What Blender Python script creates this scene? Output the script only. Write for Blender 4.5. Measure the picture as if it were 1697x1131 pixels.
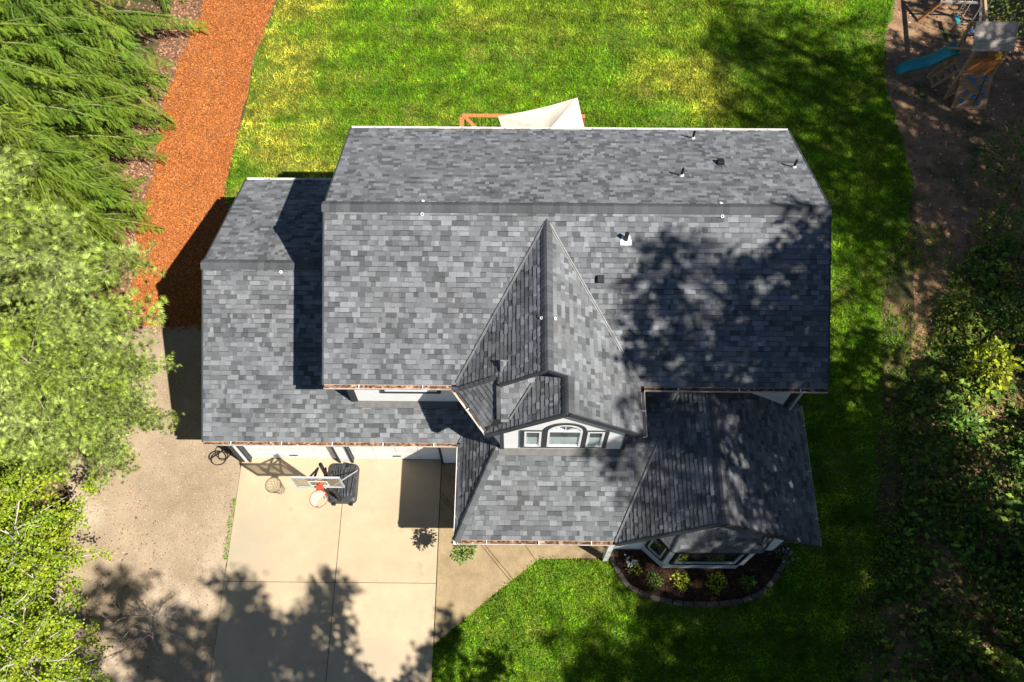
import bpy, bmesh, math, random
import numpy as np
from mathutils import Vector, Matrix

for o in list(bpy.data.objects): bpy.data.objects.remove(o)
SC = bpy.context.scene
COL = SC.collection
R = math.radians
rnd = random.Random(7)
nr = np.random.default_rng(11)

# ---------------------------------------------------------------- camera, sky, sun, exposure
def cam_axes():
    th, ro, ya = R(25.6742), R(-.159), R(.662)
    a = Vector((0, math.sin(th), -math.cos(th))); u = Vector((0, math.cos(th), math.sin(th))); r = Vector((1, 0, 0))
    c, s = math.cos(ro), math.sin(ro)
    r2 = c*r + s*u; u2 = -s*r + c*u
    Z = Matrix.Rotation(ya, 3, 'Z')
    return Z @ r2, Z @ u2, Z @ a
cd = bpy.data.cameras.new('camera'); cam = bpy.data.objects.new('camera', cd); COL.objects.link(cam)
cr, cu, ca = cam_axes()
M = Matrix.Identity(4)
for i in range(3):
    M[i][0], M[i][1], M[i][2] = cr[i], cu[i], -ca[i]
M[2][3] = 26.0
cam.matrix_world = M
cd.sensor_width = 36; cd.sensor_fit = 'HORIZONTAL'; cd.lens = 36*1502/1697; cd.clip_end = 1000; cd.clip_start = .1
SC.camera = cam

W = bpy.data.worlds.new('World'); SC.world = W; W.use_nodes = True
nt = W.node_tree; nt.nodes.clear()
sky = nt.nodes.new('ShaderNodeTexSky'); sky.sky_type = 'NISHITA'; sky.sun_disc = False
sky.sun_elevation = R(51.4); sky.sun_rotation = R(121.4); sky.air_density = .7; sky.dust_density = .2; sky.ozone_density = 3
bg = nt.nodes.new('ShaderNodeBackground'); bg.inputs[1].default_value = .06
wo = nt.nodes.new('ShaderNodeOutputWorld')
nt.links.new(sky.outputs[0], bg.inputs[0]); nt.links.new(bg.outputs[0], wo.inputs[0])
SUN = Vector((.68, -.415, 1.0))
ld = bpy.data.lights.new('sun', 'SUN'); ld.energy = 5.0; ld.angle = R(.55); ld.color = (1, .95, .86)
lo = bpy.data.objects.new('sun', ld); COL.objects.link(lo)
lo.rotation_euler = (-SUN).to_track_quat('-Z', 'Y').to_euler(); lo.location = (40, -25, 60)
vs = SC.view_settings
SC.display_settings.display_device = 'sRGB'
vs.view_transform = 'Standard'; vs.look = 'None'; vs.exposure = .95; vs.gamma = 1; vs.use_curve_mapping = False
SC.cycles.max_bounces = 6; SC.cycles.transparent_max_bounces = 8; SC.cycles.diffuse_bounces = 3

# ---------------------------------------------------------------- materials
def new_mat(name):
    m = bpy.data.materials.new(name); m.use_nodes = True; n = m.node_tree.nodes; n.clear()
    return m, n, m.node_tree.links
def mat(name, col, rough=.8, var=.25, scale=8, col2=None, tone=False, bump=0, bscale=60, metal=0, trans=0, spec=.3, coords='pos', stretch=(1, 1, 1), fine=0, fscale=120, patch=None):
    """Principled surface: two colours mixed by noise, optional per-face tone, fine grain, bump, and a translucent share for leaves."""
    m, n, l = new_mat(name)
    out = n.new('ShaderNodeOutputMaterial'); p = n.new('ShaderNodeBsdfPrincipled')
    p.inputs['Roughness'].default_value = rough; p.inputs['Metallic'].default_value = metal
    p.inputs['Specular IOR Level'].default_value = spec
    if coords == 'pos': src = n.new('ShaderNodeNewGeometry').outputs['Position']
    else: src = n.new('ShaderNodeTexCoord').outputs['Object']
    mp = n.new('ShaderNodeMapping'); mp.inputs['Scale'].default_value = stretch; l.new(src, mp.inputs[0])
    def noise(sc, det=4, ro=.6):
        t = n.new('ShaderNodeTexNoise'); t.inputs['Scale'].default_value = sc; t.inputs['Detail'].default_value = det; t.inputs['Roughness'].default_value = ro
        l.new(mp.outputs[0], t.inputs['Vector']); return t.outputs['Fac']
    def mixc(fac, a, b, mode='MIX'):
        x = n.new('ShaderNodeMix'); x.data_type = 'RGBA'; x.blend_type = mode
        for s, v in ((0, fac), (6, a), (7, b)):
            if isinstance(v, (int, float)): x.inputs[s].default_value = v
            elif isinstance(v, tuple): x.inputs[s].default_value = (*v, 1)
            else: l.new(v, x.inputs[s])
        return x.outputs[2]
    def ramp(fac, lo_, hi_):
        x = n.new('ShaderNodeMapRange'); x.inputs[1].default_value = lo_; x.inputs[2].default_value = hi_; l.new(fac, x.inputs[0]); return x.outputs[0]
    if col2 is None: col2 = tuple(c*(1-var) for c in col)
    c = mixc(ramp(noise(scale), .35, .65), col, col2)
    if patch:
        for pc, ps, plo, phi in patch: c = mixc(ramp(noise(ps, 5, .65), plo, phi), c, pc)
    if fine:
        f = ramp(noise(fscale, 2, .7), .25, .75)
        x = n.new('ShaderNodeMapRange'); x.inputs[3].default_value = 1-fine; x.inputs[4].default_value = 1+fine; l.new(f, x.inputs[0])
        c = mixc(1.0, c, x.outputs[0], 'MULTIPLY')
    if tone:
        a = n.new('ShaderNodeAttribute'); a.attribute_name = 'tone'
        c = mixc(1.0, c, a.outputs['Fac'], 'MULTIPLY')
        if isinstance(tone, tuple):
            b = n.new('ShaderNodeAttribute'); b.attribute_name = 'dry'
            c2 = mixc(1.0, tone, a.outputs['Fac'], 'MULTIPLY')
            c = mixc(b.outputs['Fac'], c, c2)
    l.new(c, p.inputs['Base Color'])
    if bump:
        b = n.new('ShaderNodeBump'); b.inputs['Strength'].default_value = bump; b.inputs['Distance'].default_value = .02
        l.new(noise(bscale, 3), b.inputs['Height']); l.new(b.outputs[0], p.inputs['Normal'])
    if trans:
        t = n.new('ShaderNodeBsdfTranslucent'); l.new(c, t.inputs[0]); ms = n.new('ShaderNodeMixShader'); ms.inputs[0].default_value = trans
        l.new(p.outputs[0], ms.inputs[1]); l.new(t.outputs[0], ms.inputs[2]); l.new(ms.outputs[0], out.inputs[0])
    else: l.new(p.outputs[0], out.inputs[0])
    return m
def glass_mat(name, col):
    m, n, l = new_mat(name)
    out = n.new('ShaderNodeOutputMaterial'); g = n.new('ShaderNodeBsdfGlossy'); g.inputs['Roughness'].default_value = .03; g.inputs[0].default_value = (.9, .95, .97, 1)
    t = n.new('ShaderNodeBsdfTransparent'); t.inputs[0].default_value = (*col, 1)
    f = n.new('ShaderNodeLayerWeight'); f.inputs[0].default_value = .5
    pw = n.new('ShaderNodeMath'); pw.operation = 'POWER'; pw.inputs[1].default_value = 4; l.new(f.outputs['Facing'], pw.inputs[0])
    a = n.new('ShaderNodeMath'); a.operation = 'MULTIPLY_ADD'; a.inputs[1].default_value = .85; a.inputs[2].default_value = .04; l.new(pw.outputs[0], a.inputs[0])
    ms = n.new('ShaderNodeMixShader'); l.new(a.outputs[0], ms.inputs[0]); l.new(t.outputs[0], ms.inputs[1]); l.new(g.outputs[0], ms.inputs[2]); l.new(ms.outputs[0], out.inputs[0])
    return m

MT = dict(
    shingle=mat('asphalt_shingle', (.15, .157, .168), .95, .22, 1.1, tone=True, bump=.3, bscale=160, fine=.3, fscale=70, spec=.15, patch=[((.128, .13, .135), .5, .52, .7)]),
    deck=mat('roof_underlay', (.03, .03, .035), .95, .2),
    trim=mat('charcoal_trim', (.045, .05, .055), .6, .2, 5, coords='obj'),
    siding=mat('white_siding', (.84, .84, .83), .6, .05, 3, bump=.05, bscale=20),
    white=mat('white_paint', (.8, .8, .79), .45, .06, 6),
    doorwhite=mat('white_garage_paint', (.8, .79, .77), .5, .05, 3),
    greytone=mat('grey_and_shaded_white', (.42, .44, .46), .6, .12, 6),  # on the bay wall this is white paint with shade in the colour
    gutter=mat('gutter_metal', (.62, .57, .52), .5, .25, 4, col2=(.42, .34, .27)),
    whitegutter=mat('white_gutter_metal', (.8, .79, .77), .45, .12, 3, col2=(.65, .6, .55)),
    litter=mat('gutter_needles', (.2, .105, .06), .95, .5, 14, col2=(.1, .05, .025), fine=.5, fscale=60, tone=True, patch=[((.36, .24, .14), 5, .55, .7)]),
    metal=mat('valley_metal', (.2, .2, .205), .5, .3, 6, metal=.2),
    flash=mat('flashing', (.13, .125, .12), .6, .25, 7),
    black=mat('black_plastic', (.014, .014, .016), .5, .3, 20),
    leadwhite=mat('white_flashing', (.8, .8, .8), .5, .08),
    glass=glass_mat('window_glass', (.95, .98, .97)),
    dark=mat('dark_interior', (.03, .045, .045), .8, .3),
    blind=mat('white_blind', (.82, .82, .81), .8, .05),
    concrete=mat('broom_concrete', (.485, .38, .25), .9, .12, 1.2, bump=.12, bscale=90, fine=.1, fscale=70, stretch=(1, 1, 1), patch=[((.40, .29, .155), .55, .58, .85), ((.36, .31, .23), .28, .5, .72), ((.33, .25, .16), 1.6, .62, .8)], tone=True),
    aggregate=mat('exposed_aggregate', (.33, .245, .14), .95, .25, 2.2, bump=.3, bscale=110, fine=.35, fscale=55),
    gravel=mat('packed_gravel', (.36, .275, .185), .95, .2, 1.1, bump=.4, bscale=45, fine=.22, fscale=22, patch=[((.25, .185, .12), .45, .48, .68), ((.5, .41, .31), .33, .52, .72)]),
    joint=mat('joint_filler', (.12, .085, .05), .95, .3, 10),
    forest=mat('forest_floor', (.12, .075, .04), 1, .5, 2.5, col2=(.05, .045, .02), bump=.5, bscale=30, fine=.5, fscale=26, patch=[((.22, .13, .07), .7, .5, .65), ((.035, .05, .014), .45, .5, .66)]),
    dirt=mat('bare_dirt', (.30, .18, .10), 1, .3, 2, col2=(.17, .10, .058), bump=.4, bscale=40, fine=.4, fscale=30, patch=[((.045, .06, .018), .6, .52, .68)]),
    thatch=mat('lawn_thatch', (.11, .15, .014), 1, .3, 2, col2=(.05, .115, .008), bump=.4, bscale=60, fine=.4, fscale=30, patch=[((.26, .19, .07), .38, .56, .74)]),
    bark=mat('orange_bark', (.35, .118, .031), 1, .35, 1, col2=(.27, .085, .021), bump=.5, bscale=40, fine=.45, fscale=28),
    barkchip=mat('orange_bark_chip', (.43, .15, .04), .9, .3, 1.2, col2=(.36, .115, .027), tone=True, patch=[((.34, .15, .06), .7, .55, .75)]),
    brownmulch=mat('faded_bark', (.24, .12, .065), 1, .4, 4, col2=(.12, .055, .03), bump=.5, bscale=40, fine=.45, fscale=28),
    brownchip=mat('faded_bark_chip', (.36, .2, .12), .9, .3, 9, tone=True),
    bedmulch=mat('dark_bed_mulch', (.05, .026, .015), 1, .5, 5, bump=.5, bscale=40, fine=.5, fscale=30),
    bedchip=mat('dark_bed_chip', (.07, .035, .022), .95, .3, 9, tone=True),
    edging=mat('stone_edging', (.12, .1, .085), .9, .3, 5, fine=.25),
    grass=mat('grass_blade', (.10, .27, .005), .75, .3, .7, col2=(.19, .35, .006), tone=(.5, .46, .06), trans=.25, spec=.15),
    fir=mat('fir_needles', (.08, .155, .012), .7, .3, .5, col2=(.16, .215, .018), tone=True, trans=.2, spec=.2),
    pine=mat('pine_needles', (.36, .43, .13), .65, .3, .6, col2=(.26, .36, .04), tone=True, trans=.22, spec=.25),
    leaf=mat('fresh_leaf', (.33, .39, .012), .5, .3, .9, col2=(.2, .32, .012), tone=True, trans=.3, spec=.35),
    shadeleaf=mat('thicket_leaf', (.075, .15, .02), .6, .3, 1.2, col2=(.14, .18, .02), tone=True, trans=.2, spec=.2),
    limeleaf=mat('lime_leaf', (.36, .42, .015), .6, .3, 8, tone=True, trans=.25),  # lightened to carry the sun fleck on the bed shrubs
    greenleaf=mat('green_leaf', (.13, .26, .03), .6, .3, 8, tone=True, trans=.25),
    yellow=mat('yellow_flower', (.75, .55, .02), .6, .2, tone=True),
    petal=mat('white_petal', (.8, .78, .72), .6, .1, tone=True),
    bark_grey=mat('grey_tree_bark', (.2, .15, .115), .95, .4, 4, bump=.5, bscale=25),
    bark_pine=mat('pine_branch_bark', (.33, .29, .2), .9, .4, 6),
    bark_fir=mat('fir_branch_bark', (.3, .27, .16), .9, .4, 6),
    bark_pale=mat('pale_twig_bark', (.5, .44, .36), .9, .3, 5),
    bark_pink=mat('pinkish_twig_bark', (.46, .36, .31), .9, .3, 5),
    cedar=mat('stained_cedar', (.52, .2, .065), .7, .35, 4, coords='obj', stretch=(6, 1, 6), fine=.2),
    greywood=mat('weathered_wood', (.45, .4, .35), .9, .3, 3, coords='obj', stretch=(1, 8, 8), fine=.25),
    tanwood=mat('tan_wood', (.42, .28, .17), .85, .3, 3, coords='obj', stretch=(1, 8, 8), fine=.25),
    teal=mat('teal_plastic', (.035, .3, .33), .4, .15, 3, coords='obj'),
    blue=mat('blue_plastic', (.04, .2, .5), .4, .2, 12, coords='obj', spec=.5),
    yplastic=mat('yellow_plastic', (.7, .5, .02), .5, .1, coords='obj'),
    canvas=mat('cream_canvas', (.8, .68, .56), .85, .06, 2, trans=.15),
    red=mat('red_steel', (.62, .07, .03), .45, .2, 8, coords='obj'),
    netcord=mat('white_cord', (.82, .8, .78), .8, .1, coords='obj'),
    steel=mat('grey_steel', (.5, .5, .5), .4, .2, 6, coords='obj', metal=.3),
    acrylic=glass_mat('clear_acrylic', (.7, .7, .66)),
    hoopbase=mat('scuffed_black_plastic', (.022, .023, .027), .42, .4, 5, coords='obj', col2=(.06, .062, .068), stretch=(3, 1, 1), spec=.5),
    hose=mat('black_hose', (.014, .014, .014), .45, .2, coords='obj', spec=.5),
)

# ---------------------------------------------------------------- mesh helpers
def mesh_obj(name, verts, faces, m=None, parent=None, tone=None, dry=None, smooth=False):
    me = bpy.data.meshes.new(name)
    v = np.asarray(verts, np.float32).reshape(-1, 3)
    if isinstance(faces, np.ndarray):
        k = faces.shape[1]; f = faces.astype(np.int32).ravel(); nf = len(faces)
        me.vertices.add(len(v)); me.vertices.foreach_set('co', v.ravel())
        me.loops.add(len(f)); me.loops.foreach_set('vertex_index', f)
        me.polygons.add(nf); me.polygons.foreach_set('loop_start', np.arange(0, nf*k, k, dtype=np.int32))
        me.polygons.foreach_set('loop_total', np.full(nf, k, np.int32))
        me.update(calc_edges=True); me.validate()
    else:
        me.from_pydata(v.tolist(), [], faces); me.update()
    for nm, arr in (('tone', tone), ('dry', dry)):
        if arr is not None:
            at = me.attributes.new(nm, 'FLOAT', 'FACE'); at.data.foreach_set('value', np.asarray(arr, np.float32))
    if m: me.materials.append(m)
    if smooth: me.polygons.foreach_set('use_smooth', np.ones(len(me.polygons), bool))
    o = bpy.data.objects.new(name, me); COL.objects.link(o)
    if parent: o.parent = parent
    return o
class MB:
    """collects boxes, bars, tubes and prisms into ONE mesh"""
    def __init__(s): s.v = []; s.f = []; s.t = []
    def add(s, vs_, fs, tone=1.0):
        b = len(s.v); s.v += [tuple(x) for x in vs_]; s.f += [tuple(b+i for i in f) for f in fs]; s.t += [tone]*len(fs); return s
    def box(s, lo_, hi, tone=1.0):
        x0, y0, z0 = lo_; x1, y1, z1 = hi
        return s.add([(x0,y0,z0),(x1,y0,z0),(x1,y1,z0),(x0,y1,z0),(x0,y0,z1),(x1,y0,z1),(x1,y1,z1),(x0,y1,z1)],
                     [(0,3,2,1),(4,5,6,7),(0,1,5,4),(1,2,6,5),(2,3,7,6),(3,0,4,7)], tone)
    def bar(s, p, q, w, h, up=(0,0,1), tone=1.0):
        p, q = Vector(p), Vector(q); d = (q-p).normalized(); a = d.cross(Vector(up))
        if a.length < 1e-4: a = d.cross(Vector((0,1,0)))
        a.normalize(); b = a.cross(d).normalized(); a *= w/2; b *= h/2
        vs_ = [p-a-b, p+a-b, p+a+b, p-a+b, q-a-b, q+a-b, q+a+b, q-a+b]
        return s.add(vs_, [(0,1,2,3),(7,6,5,4),(0,4,5,1),(1,5,6,2),(2,6,7,3),(3,7,4,0)], tone)
    def tube(s, pts, r, n=8, closed=False, tone=1.0):
        pts = [Vector(p) for p in pts]; m = len(pts); rs = r if isinstance(r, (list, tuple)) else [r]*m
        base = len(s.v); prev = None
        for i, p in enumerate(pts):
            d = (pts[(i+1) % m]-pts[i-1]) if closed else (pts[min(i+1, m-1)]-pts[max(i-1, 0)])
            d.normalize()
            if prev is None:
                a = d.orthogonal().normalized()
            else:
                a = prev - d*prev.dot(d)
                a = a.normalized() if a.length > 1e-5 else d.orthogonal().normalized()
            prev = a; b = d.cross(a)
            for k in range(n):
                t = 2*math.pi*k/n; s.v.append(tuple(p + (a*math.cos(t)+b*math.sin(t))*rs[i]))
        for i in range(m if closed else m-1):
            j = (i+1) % m
            for k in range(n):
                k2 = (k+1) % n
                s.f.append((base+i*n+k, base+i*n+k2, base+j*n+k2, base+j*n+k)); s.t.append(tone)
        if not closed:
            s.f.append(tuple(base+k for k in reversed(range(n)))); s.f.append(tuple(base+(m-1)*n+k for k in range(n))); s.t += [tone]*2
        return s
    def prism(s, pts, vec, tone=1.0):
        n = len(pts); v = Vector(vec); vs_ = [Vector(p) for p in pts]; vs_ += [p+v for p in vs_]
        return s.add(vs_, [tuple(range(n)), tuple(reversed(range(n, 2*n)))] + [(i, (i+1) % n + 0, (i+1) % n + n, i+n)[::-1] for i in range(n)], tone)
    def build(s, name, m, parent=None, smooth=False, bevel=0, tone=False):
        o = mesh_obj(name, s.v, s.f, m, parent, smooth=smooth, tone=s.t if tone else None)
        bm = bmesh.new(); bm.from_mesh(o.data); bmesh.ops.recalc_face_normals(bm, faces=bm.faces); bm.to_mesh(o.data); bm.free()
        if bevel:
            b = o.modifiers.new('bevel', 'BEVEL'); b.width = bevel; b.segments = 2; b.limit_method = 'ANGLE'
        return o
def empty(name, loc=(0,0,0), rz=0):
    o = bpy.data.objects.new(name, None); COL.objects.link(o); o.location = loc; o.rotation_euler = (0,0,rz); o.empty_display_size = .1; return o
def tag(o, label=None, cat=None, group=None, kind=None):
    for k, v in (('label', label), ('category', cat), ('group', group), ('kind', kind)):
        if v: o[k] = v
    return o
def copy_tree(o, parent=None):
    c = o.copy(); COL.objects.link(c)
    if parent: c.parent = parent
    for ch in list(o.children): copy_tree(ch, c)
    return c

# numpy clouds: many small pieces as one mesh
def frames(d, roll=None):
    """rotation matrices whose +Y is d (n,3)"""
    d = d/np.linalg.norm(d, axis=1, keepdims=True); n = len(d)
    up = np.tile(np.array([0,0,1.]), (n,1)); bad = np.abs(d[:,2]) > .97; up[bad] = (1,0,0)
    x = np.cross(d, up); x /= np.linalg.norm(x, axis=1, keepdims=True); z = np.cross(x, d)
    if roll is not None:
        c, s = np.cos(roll)[:,None], np.sin(roll)[:,None]; x, z = c*x+s*z, -s*x+c*z
    return np.stack([x, d, z], 2)
def cloud(tv, tf, pos, rot, scale):
    tv = np.asarray(tv, float); tf = np.asarray(tf, int); n = len(pos)
    v = np.einsum('nij,kj->nki', rot, tv)*np.asarray(scale).reshape(-1,1,1) + pos[:,None,:]
    f = tf[None] + (np.arange(n)*len(tv))[:,None,None]
    return v.reshape(-1,3), f.reshape(-1, tf.shape[1])
def in_poly(x, y, poly):
    c = np.zeros(len(x), bool); n = len(poly); j = n-1
    for i in range(n):
        xi, yi = poly[i]; xj, yj = poly[j]
        k = ((yi > y) != (yj > y)) & (x < (xj-xi)*(y-yi)/((yj-yi) or 1e-9)+xi); c ^= k; j = i
    return c
_lat = nr.random((256,256))
def vnoise(x, y, sc):
    x = np.asarray(x)*sc+100; y = np.asarray(y)*sc+100; xi = np.floor(x).astype(int); yi = np.floor(y).astype(int); fx = x-xi; fy = y-yi
    fx = fx*fx*(3-2*fx); fy = fy*fy*(3-2*fy); g = lambda a, b: _lat[a % 256, b % 256]
    return (g(xi,yi)*(1-fx)+g(xi+1,yi)*fx)*(1-fy)+(g(xi,yi+1)*(1-fx)+g(xi+1,yi+1)*fx)*fy
def fbm(x, y, sc): return (vnoise(x,y,sc)+.5*vnoise(x,y,sc*2.1)+.25*vnoise(x,y,sc*4.3))/1.75

# ---------------------------------------------------------------- ground
def rough_poly(poly, amp=.12, step=.35, seed=1, sc=1.3):
    out = []
    n = len(poly)
    for i in range(n):
        a, b = np.array(poly[i]), np.array(poly[(i+1) % n]); L = np.linalg.norm(b-a); k = max(1, int(L/step))
        if L > 30: k = 1
        for j in range(k):
            p = a+(b-a)*j/k
            dx = (fbm(np.array([p[0]+seed*17]), np.array([p[1]]), sc)[0]-.5)*2*amp; dy = (fbm(np.array([p[0]]), np.array([p[1]+seed*31]), sc)[0]-.5)*2*amp
            out.append((p[0]+dx, p[1]+dy))
    return out
def sheet(name, poly, z, m, parent=None, kind='structure'):
    bm = bmesh.new(); vs_ = [bm.verts.new((x, y, z)) for x, y in poly]; f = bm.faces.new(vs_)
    bm.normal_update()
    if f.normal.z < 0: f.normal_flip()
    bmesh.ops.triangulate(bm, faces=[f]); me = bpy.data.meshes.new(name); bm.to_mesh(me); bm.free(); me.materials.append(m)
    o = bpy.data.objects.new(name, me); COL.objects.link(o); o.parent = parent
    if kind and not parent: o['kind'] = kind
    return o
sheet('ground', [(-300,-300),(300,-300),(300,300),(-300,300)], -.03, MT['forest'])
DIRT = rough_poly([(8.5,-8),(9.2,2.4),(11.2,6),(11.6,8),(12.6,12.7),(13.4,15.9),(13.5,17),(13.7,18.8),(13.5,20.9),(13.3,22.5),(13.4,24.5),(14.1,27.3),(14.5,40),(30,40),(30,-8)], .3, .5, 3)
sheet('dirt_yard', DIRT, -.022, MT['dirt'])
LAWN0 = [(-9.3,40),(-9.45,27.1),(-9.63,25.9),(-9.93,23.8),(-9.85,22.35),(-10.0,20.7),(-10.1,18.9),(-10.15,17.8),(-9.3,16.8),(-8.1,16.2),(0,14),(3.0,8),(2.9,5.67),(.684,5.6),(-.889,4.362),(-2.219,3.222),(-2.219,-8),
         (7.9,-8),(8.6,2.4),(10.2,6),(10.9,9),(11.6,12.7),(12.5,15.9),(13.3,17),(13.7,18.8),(13.6,20.9),(13.5,22.5),(13.7,24.5),(14.5,27.3),(15,40)]
LAWN = rough_poly(LAWN0, .1, .4, 5)
LAWNR = rough_poly(rough_poly(LAWN0, .25, .5, 7, .9), .09, .2, 4, 3)
sheet('lawn', LAWNR, -.014, MT['thatch'])
BROWN = rough_poly([(-9.45,40),(-9.55,27.1),(-10,22),(-10.2,17.8),(-8.2,16.0),(-8.2,12.9),(-12.6,12.7),(-14.0,15.2),(-13.9,17),(-13.8,19),(-13.8,21.8),(-13.9,23.5),(-13.6,25.5),(-13.4,27.1),(-13.2,40)], .25, .5, 6)
sheet('faded_bark_border', BROWN, -.009, MT['brownmulch'])
PATH = rough_poly([(-9.35,40),(-9.51,27.14),(-9.63,25.89),(-9.93,23.78),(-9.85,22.35),(-10.02,20.7),(-10.08,18.86),(-10.14,17.84),(-9.4,16.7),(-8.2,16.1),(-8.2,12.87),(-9.4,12.86),(-11.19,12.89),(-12.11,12.84),(-12.5,14),(-12.75,15.2),(-12.8,17),(-12.8,19),(-12.85,21.7),(-12.75,23.4),(-12.5,25.5),(-12.2,27.1),(-12.1,40)], .16, .4, 8, 1.6)
sheet('bark_path', PATH, -.004, MT['bark'])
GRAVEL = rough_poly([(-12.4,12.95),(-8.19,12.95),(-8.19,8.43),(-8.19,-8),(-12.2,-8),(-12.6,2),(-12.9,5),(-13.2,7.5),(-13.6,9),(-13.1,11)], .22, .5, 9)
sheet('gravel_apron', GRAVEL, 0.0, MT['gravel'])
# the driveway: cast slabs with open joints
drive = empty('driveway', (0,0,0)); drive['kind'] = 'structure'
sheet('joint_filler', [(-8.185,-7),(-2.222,-7),(-2.222,8.42),(-8.185,8.42)], .004, MT['joint'], drive)
for x0, x1 in ((-8.19,-5.079),(-5.061,-2.222)):
    for y0, y1 in ((-7,4.886),(4.9,8.548)):
        mb = MB(); mb.box((x0,y0,-.1),(x1,y1,.026)); mb.t = [rnd.uniform(.93,1.03)]*len(mb.t); mb.build('concrete_slab', MT['concrete'], drive, bevel=.006, tone=True)
def clip2(poly, a, b, c):
    """keep a*x+b*y<=c"""
    out = []; n = len(poly)
    for i in range(n):
        p, q = poly[i], poly[(i+1) % n]; dp = a*p[0]+b*p[1]-c; dq = a*q[0]+b*q[1]-c
        if dp <= 0: out.append(p)
        if (dp < 0 < dq) or (dq < 0 < dp):
            t = dp/(dp-dq); out.append(tuple(p[k]+(q[k]-p[k])*t for k in range(len(p))))
    return out
walk = empty('walkway', (0,0,0)); walk['kind'] = 'structure'
WALK = [(-2.2,8.4),(-2.2,3.24),(-.889,4.362),(.684,5.6),(2.95,5.67),(2.95,8.4)]
sheet('joint_filler', [(-2.2,8.39),(-2.2,3.3),(-.88,4.39),(.684,5.63),(2.9,5.69),(2.9,8.39)], .004, MT['joint'], walk)
def lineabc(p, q):
    a, b = q[1]-p[1], -(q[0]-p[0]); L = math.hypot(a, b); a /= L; b /= L; return a, b, a*p[0]+b*p[1]
cuts = [lineabc((-.95,5.95),(-.16,5.02)), lineabc((-.9,6.02),(-.1,5.08)), lineabc((.28,6.0),(.62,5.52))]
rest = WALK; slabs = []
for a, b, c in cuts:
    lo_ = clip2(rest, a, b, c-.008); hi_ = clip2(rest, -a, -b, -c-.008)
    ax = sum(p[0] for p in lo_)/len(lo_); bx = sum(p[0] for p in hi_)/len(hi_)
    if ax < bx: slabs.append(lo_); rest = hi_
    else: slabs.append(hi_); rest = lo_
slabs.append(rest)
for s in slabs:
    mb = MB(); mb.prism([(x,y,-.1) for x,y in s], (0,0,.122)); mb.build('paving_slab', MT['aggregate'], walk, bevel=.008)
# front flower bed with its stone edging
BED = [(2.75,5.66),(2.95,5.2),(3.2,4.85),(3.76,4.57),(4.4,4.42),(5.0,4.38),(5.7,4.39),(6.365,4.475),(6.9,4.7),(7.27,5.01),(7.637,5.524),(7.85,6.0),(7.8,6.4),(2.75,6.4)]
sheet('flower_bed', BED, .012, MT['bedmulch'])
edge = empty('bed_edging', (5,4.4,0)); tag(edge, 'curved tan stone edging around the dark flower bed', 'edging')
mw_i = Matrix.Translation((-5,-4.4,0))
EP = BED[:12]; acc = []
for i in range(len(EP)-1):
    a, b = Vector((*EP[i],0)), Vector((*EP[i+1],0)); k = max(1, round((b-a).length/.3))
    for j in range(k): acc.append((a.lerp(b, j/k), a.lerp(b, (j+1)/k)))
for a, b in acc:
    d = (b-a).normalized()*.012; mb = MB(); h = .07+rnd.random()*.03
    mb.bar(mw_i@(a+d)+Vector((0,0,h/2-.01)), mw_i@(b-d)+Vector((0,0,h/2-.01)), .13+rnd.random()*.03, h); mb.build('edging_stone', MT['edging'], edge, bevel=.015)

# ---------------------------------------------------------------- house: roof planes z = a*x + b*y + c
house = empty('house', (0,0,0)); tag(house, 'white two storey house with charcoal shingle roofs, cross gable, attached garage and bay window', 'house')
P = dict(
    MF=(0,.4954,5.09-.4954*8.69), MB=(0,-.4954,5.09+.4954*16.885),
    GF=(0,.5037,2.65-.5037*8.023), GB=(0,-.5037,2.65+.5037*16.807),
    AL=(.814,0,5.09+.814*1.58), AR=(-.763,0,5.09+.763*3.19),
    GL=(.782,0,6.589-.782*1.2),
    D=(.819,.573,5.09+.819*1.58-.573*8.71), F=(0,.555,5.51-.555*7.70),
    PL=(.956,0,2.65+.956*1.58), PF=(0,.45,2.65-.45*5.40),
    WL=(.96,0,2.69-.96*2.59), WR=(-.79,0,2.65+.79*7.87),
    BF=(0,1.5,2.4-1.5*5.30), BL=(1.15,1.0,2.4-1.15*4.1-1.0*5.30), BR=(-1.15,1.0,2.4+1.15*6.44-1.0*5.30))
def zz(k, x, y): a, b, c = P[k]; return a*x+b*y+c
def hp(self_, other, keep, slack=0.0):
    """plan half-plane where self is below/above other"""
    a = P[self_][0]-P[other][0]; b = P[self_][1]-P[other][1]; c = P[other][2]-P[self_][2]
    return (a, b, c+slack) if keep == 'below' else (-a, -b, -c+slack)
TABS = []          # every shingle: verts, faces, tone, roof part, size in the picture
def tab_px(c):
    d = Vector(c)-Vector((0,0,26)); z = d.dot(ca)
    return (848.5+1502*d.dot(cr)/z, 565.5-1502*d.dot(cu)/z, z)
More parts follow.
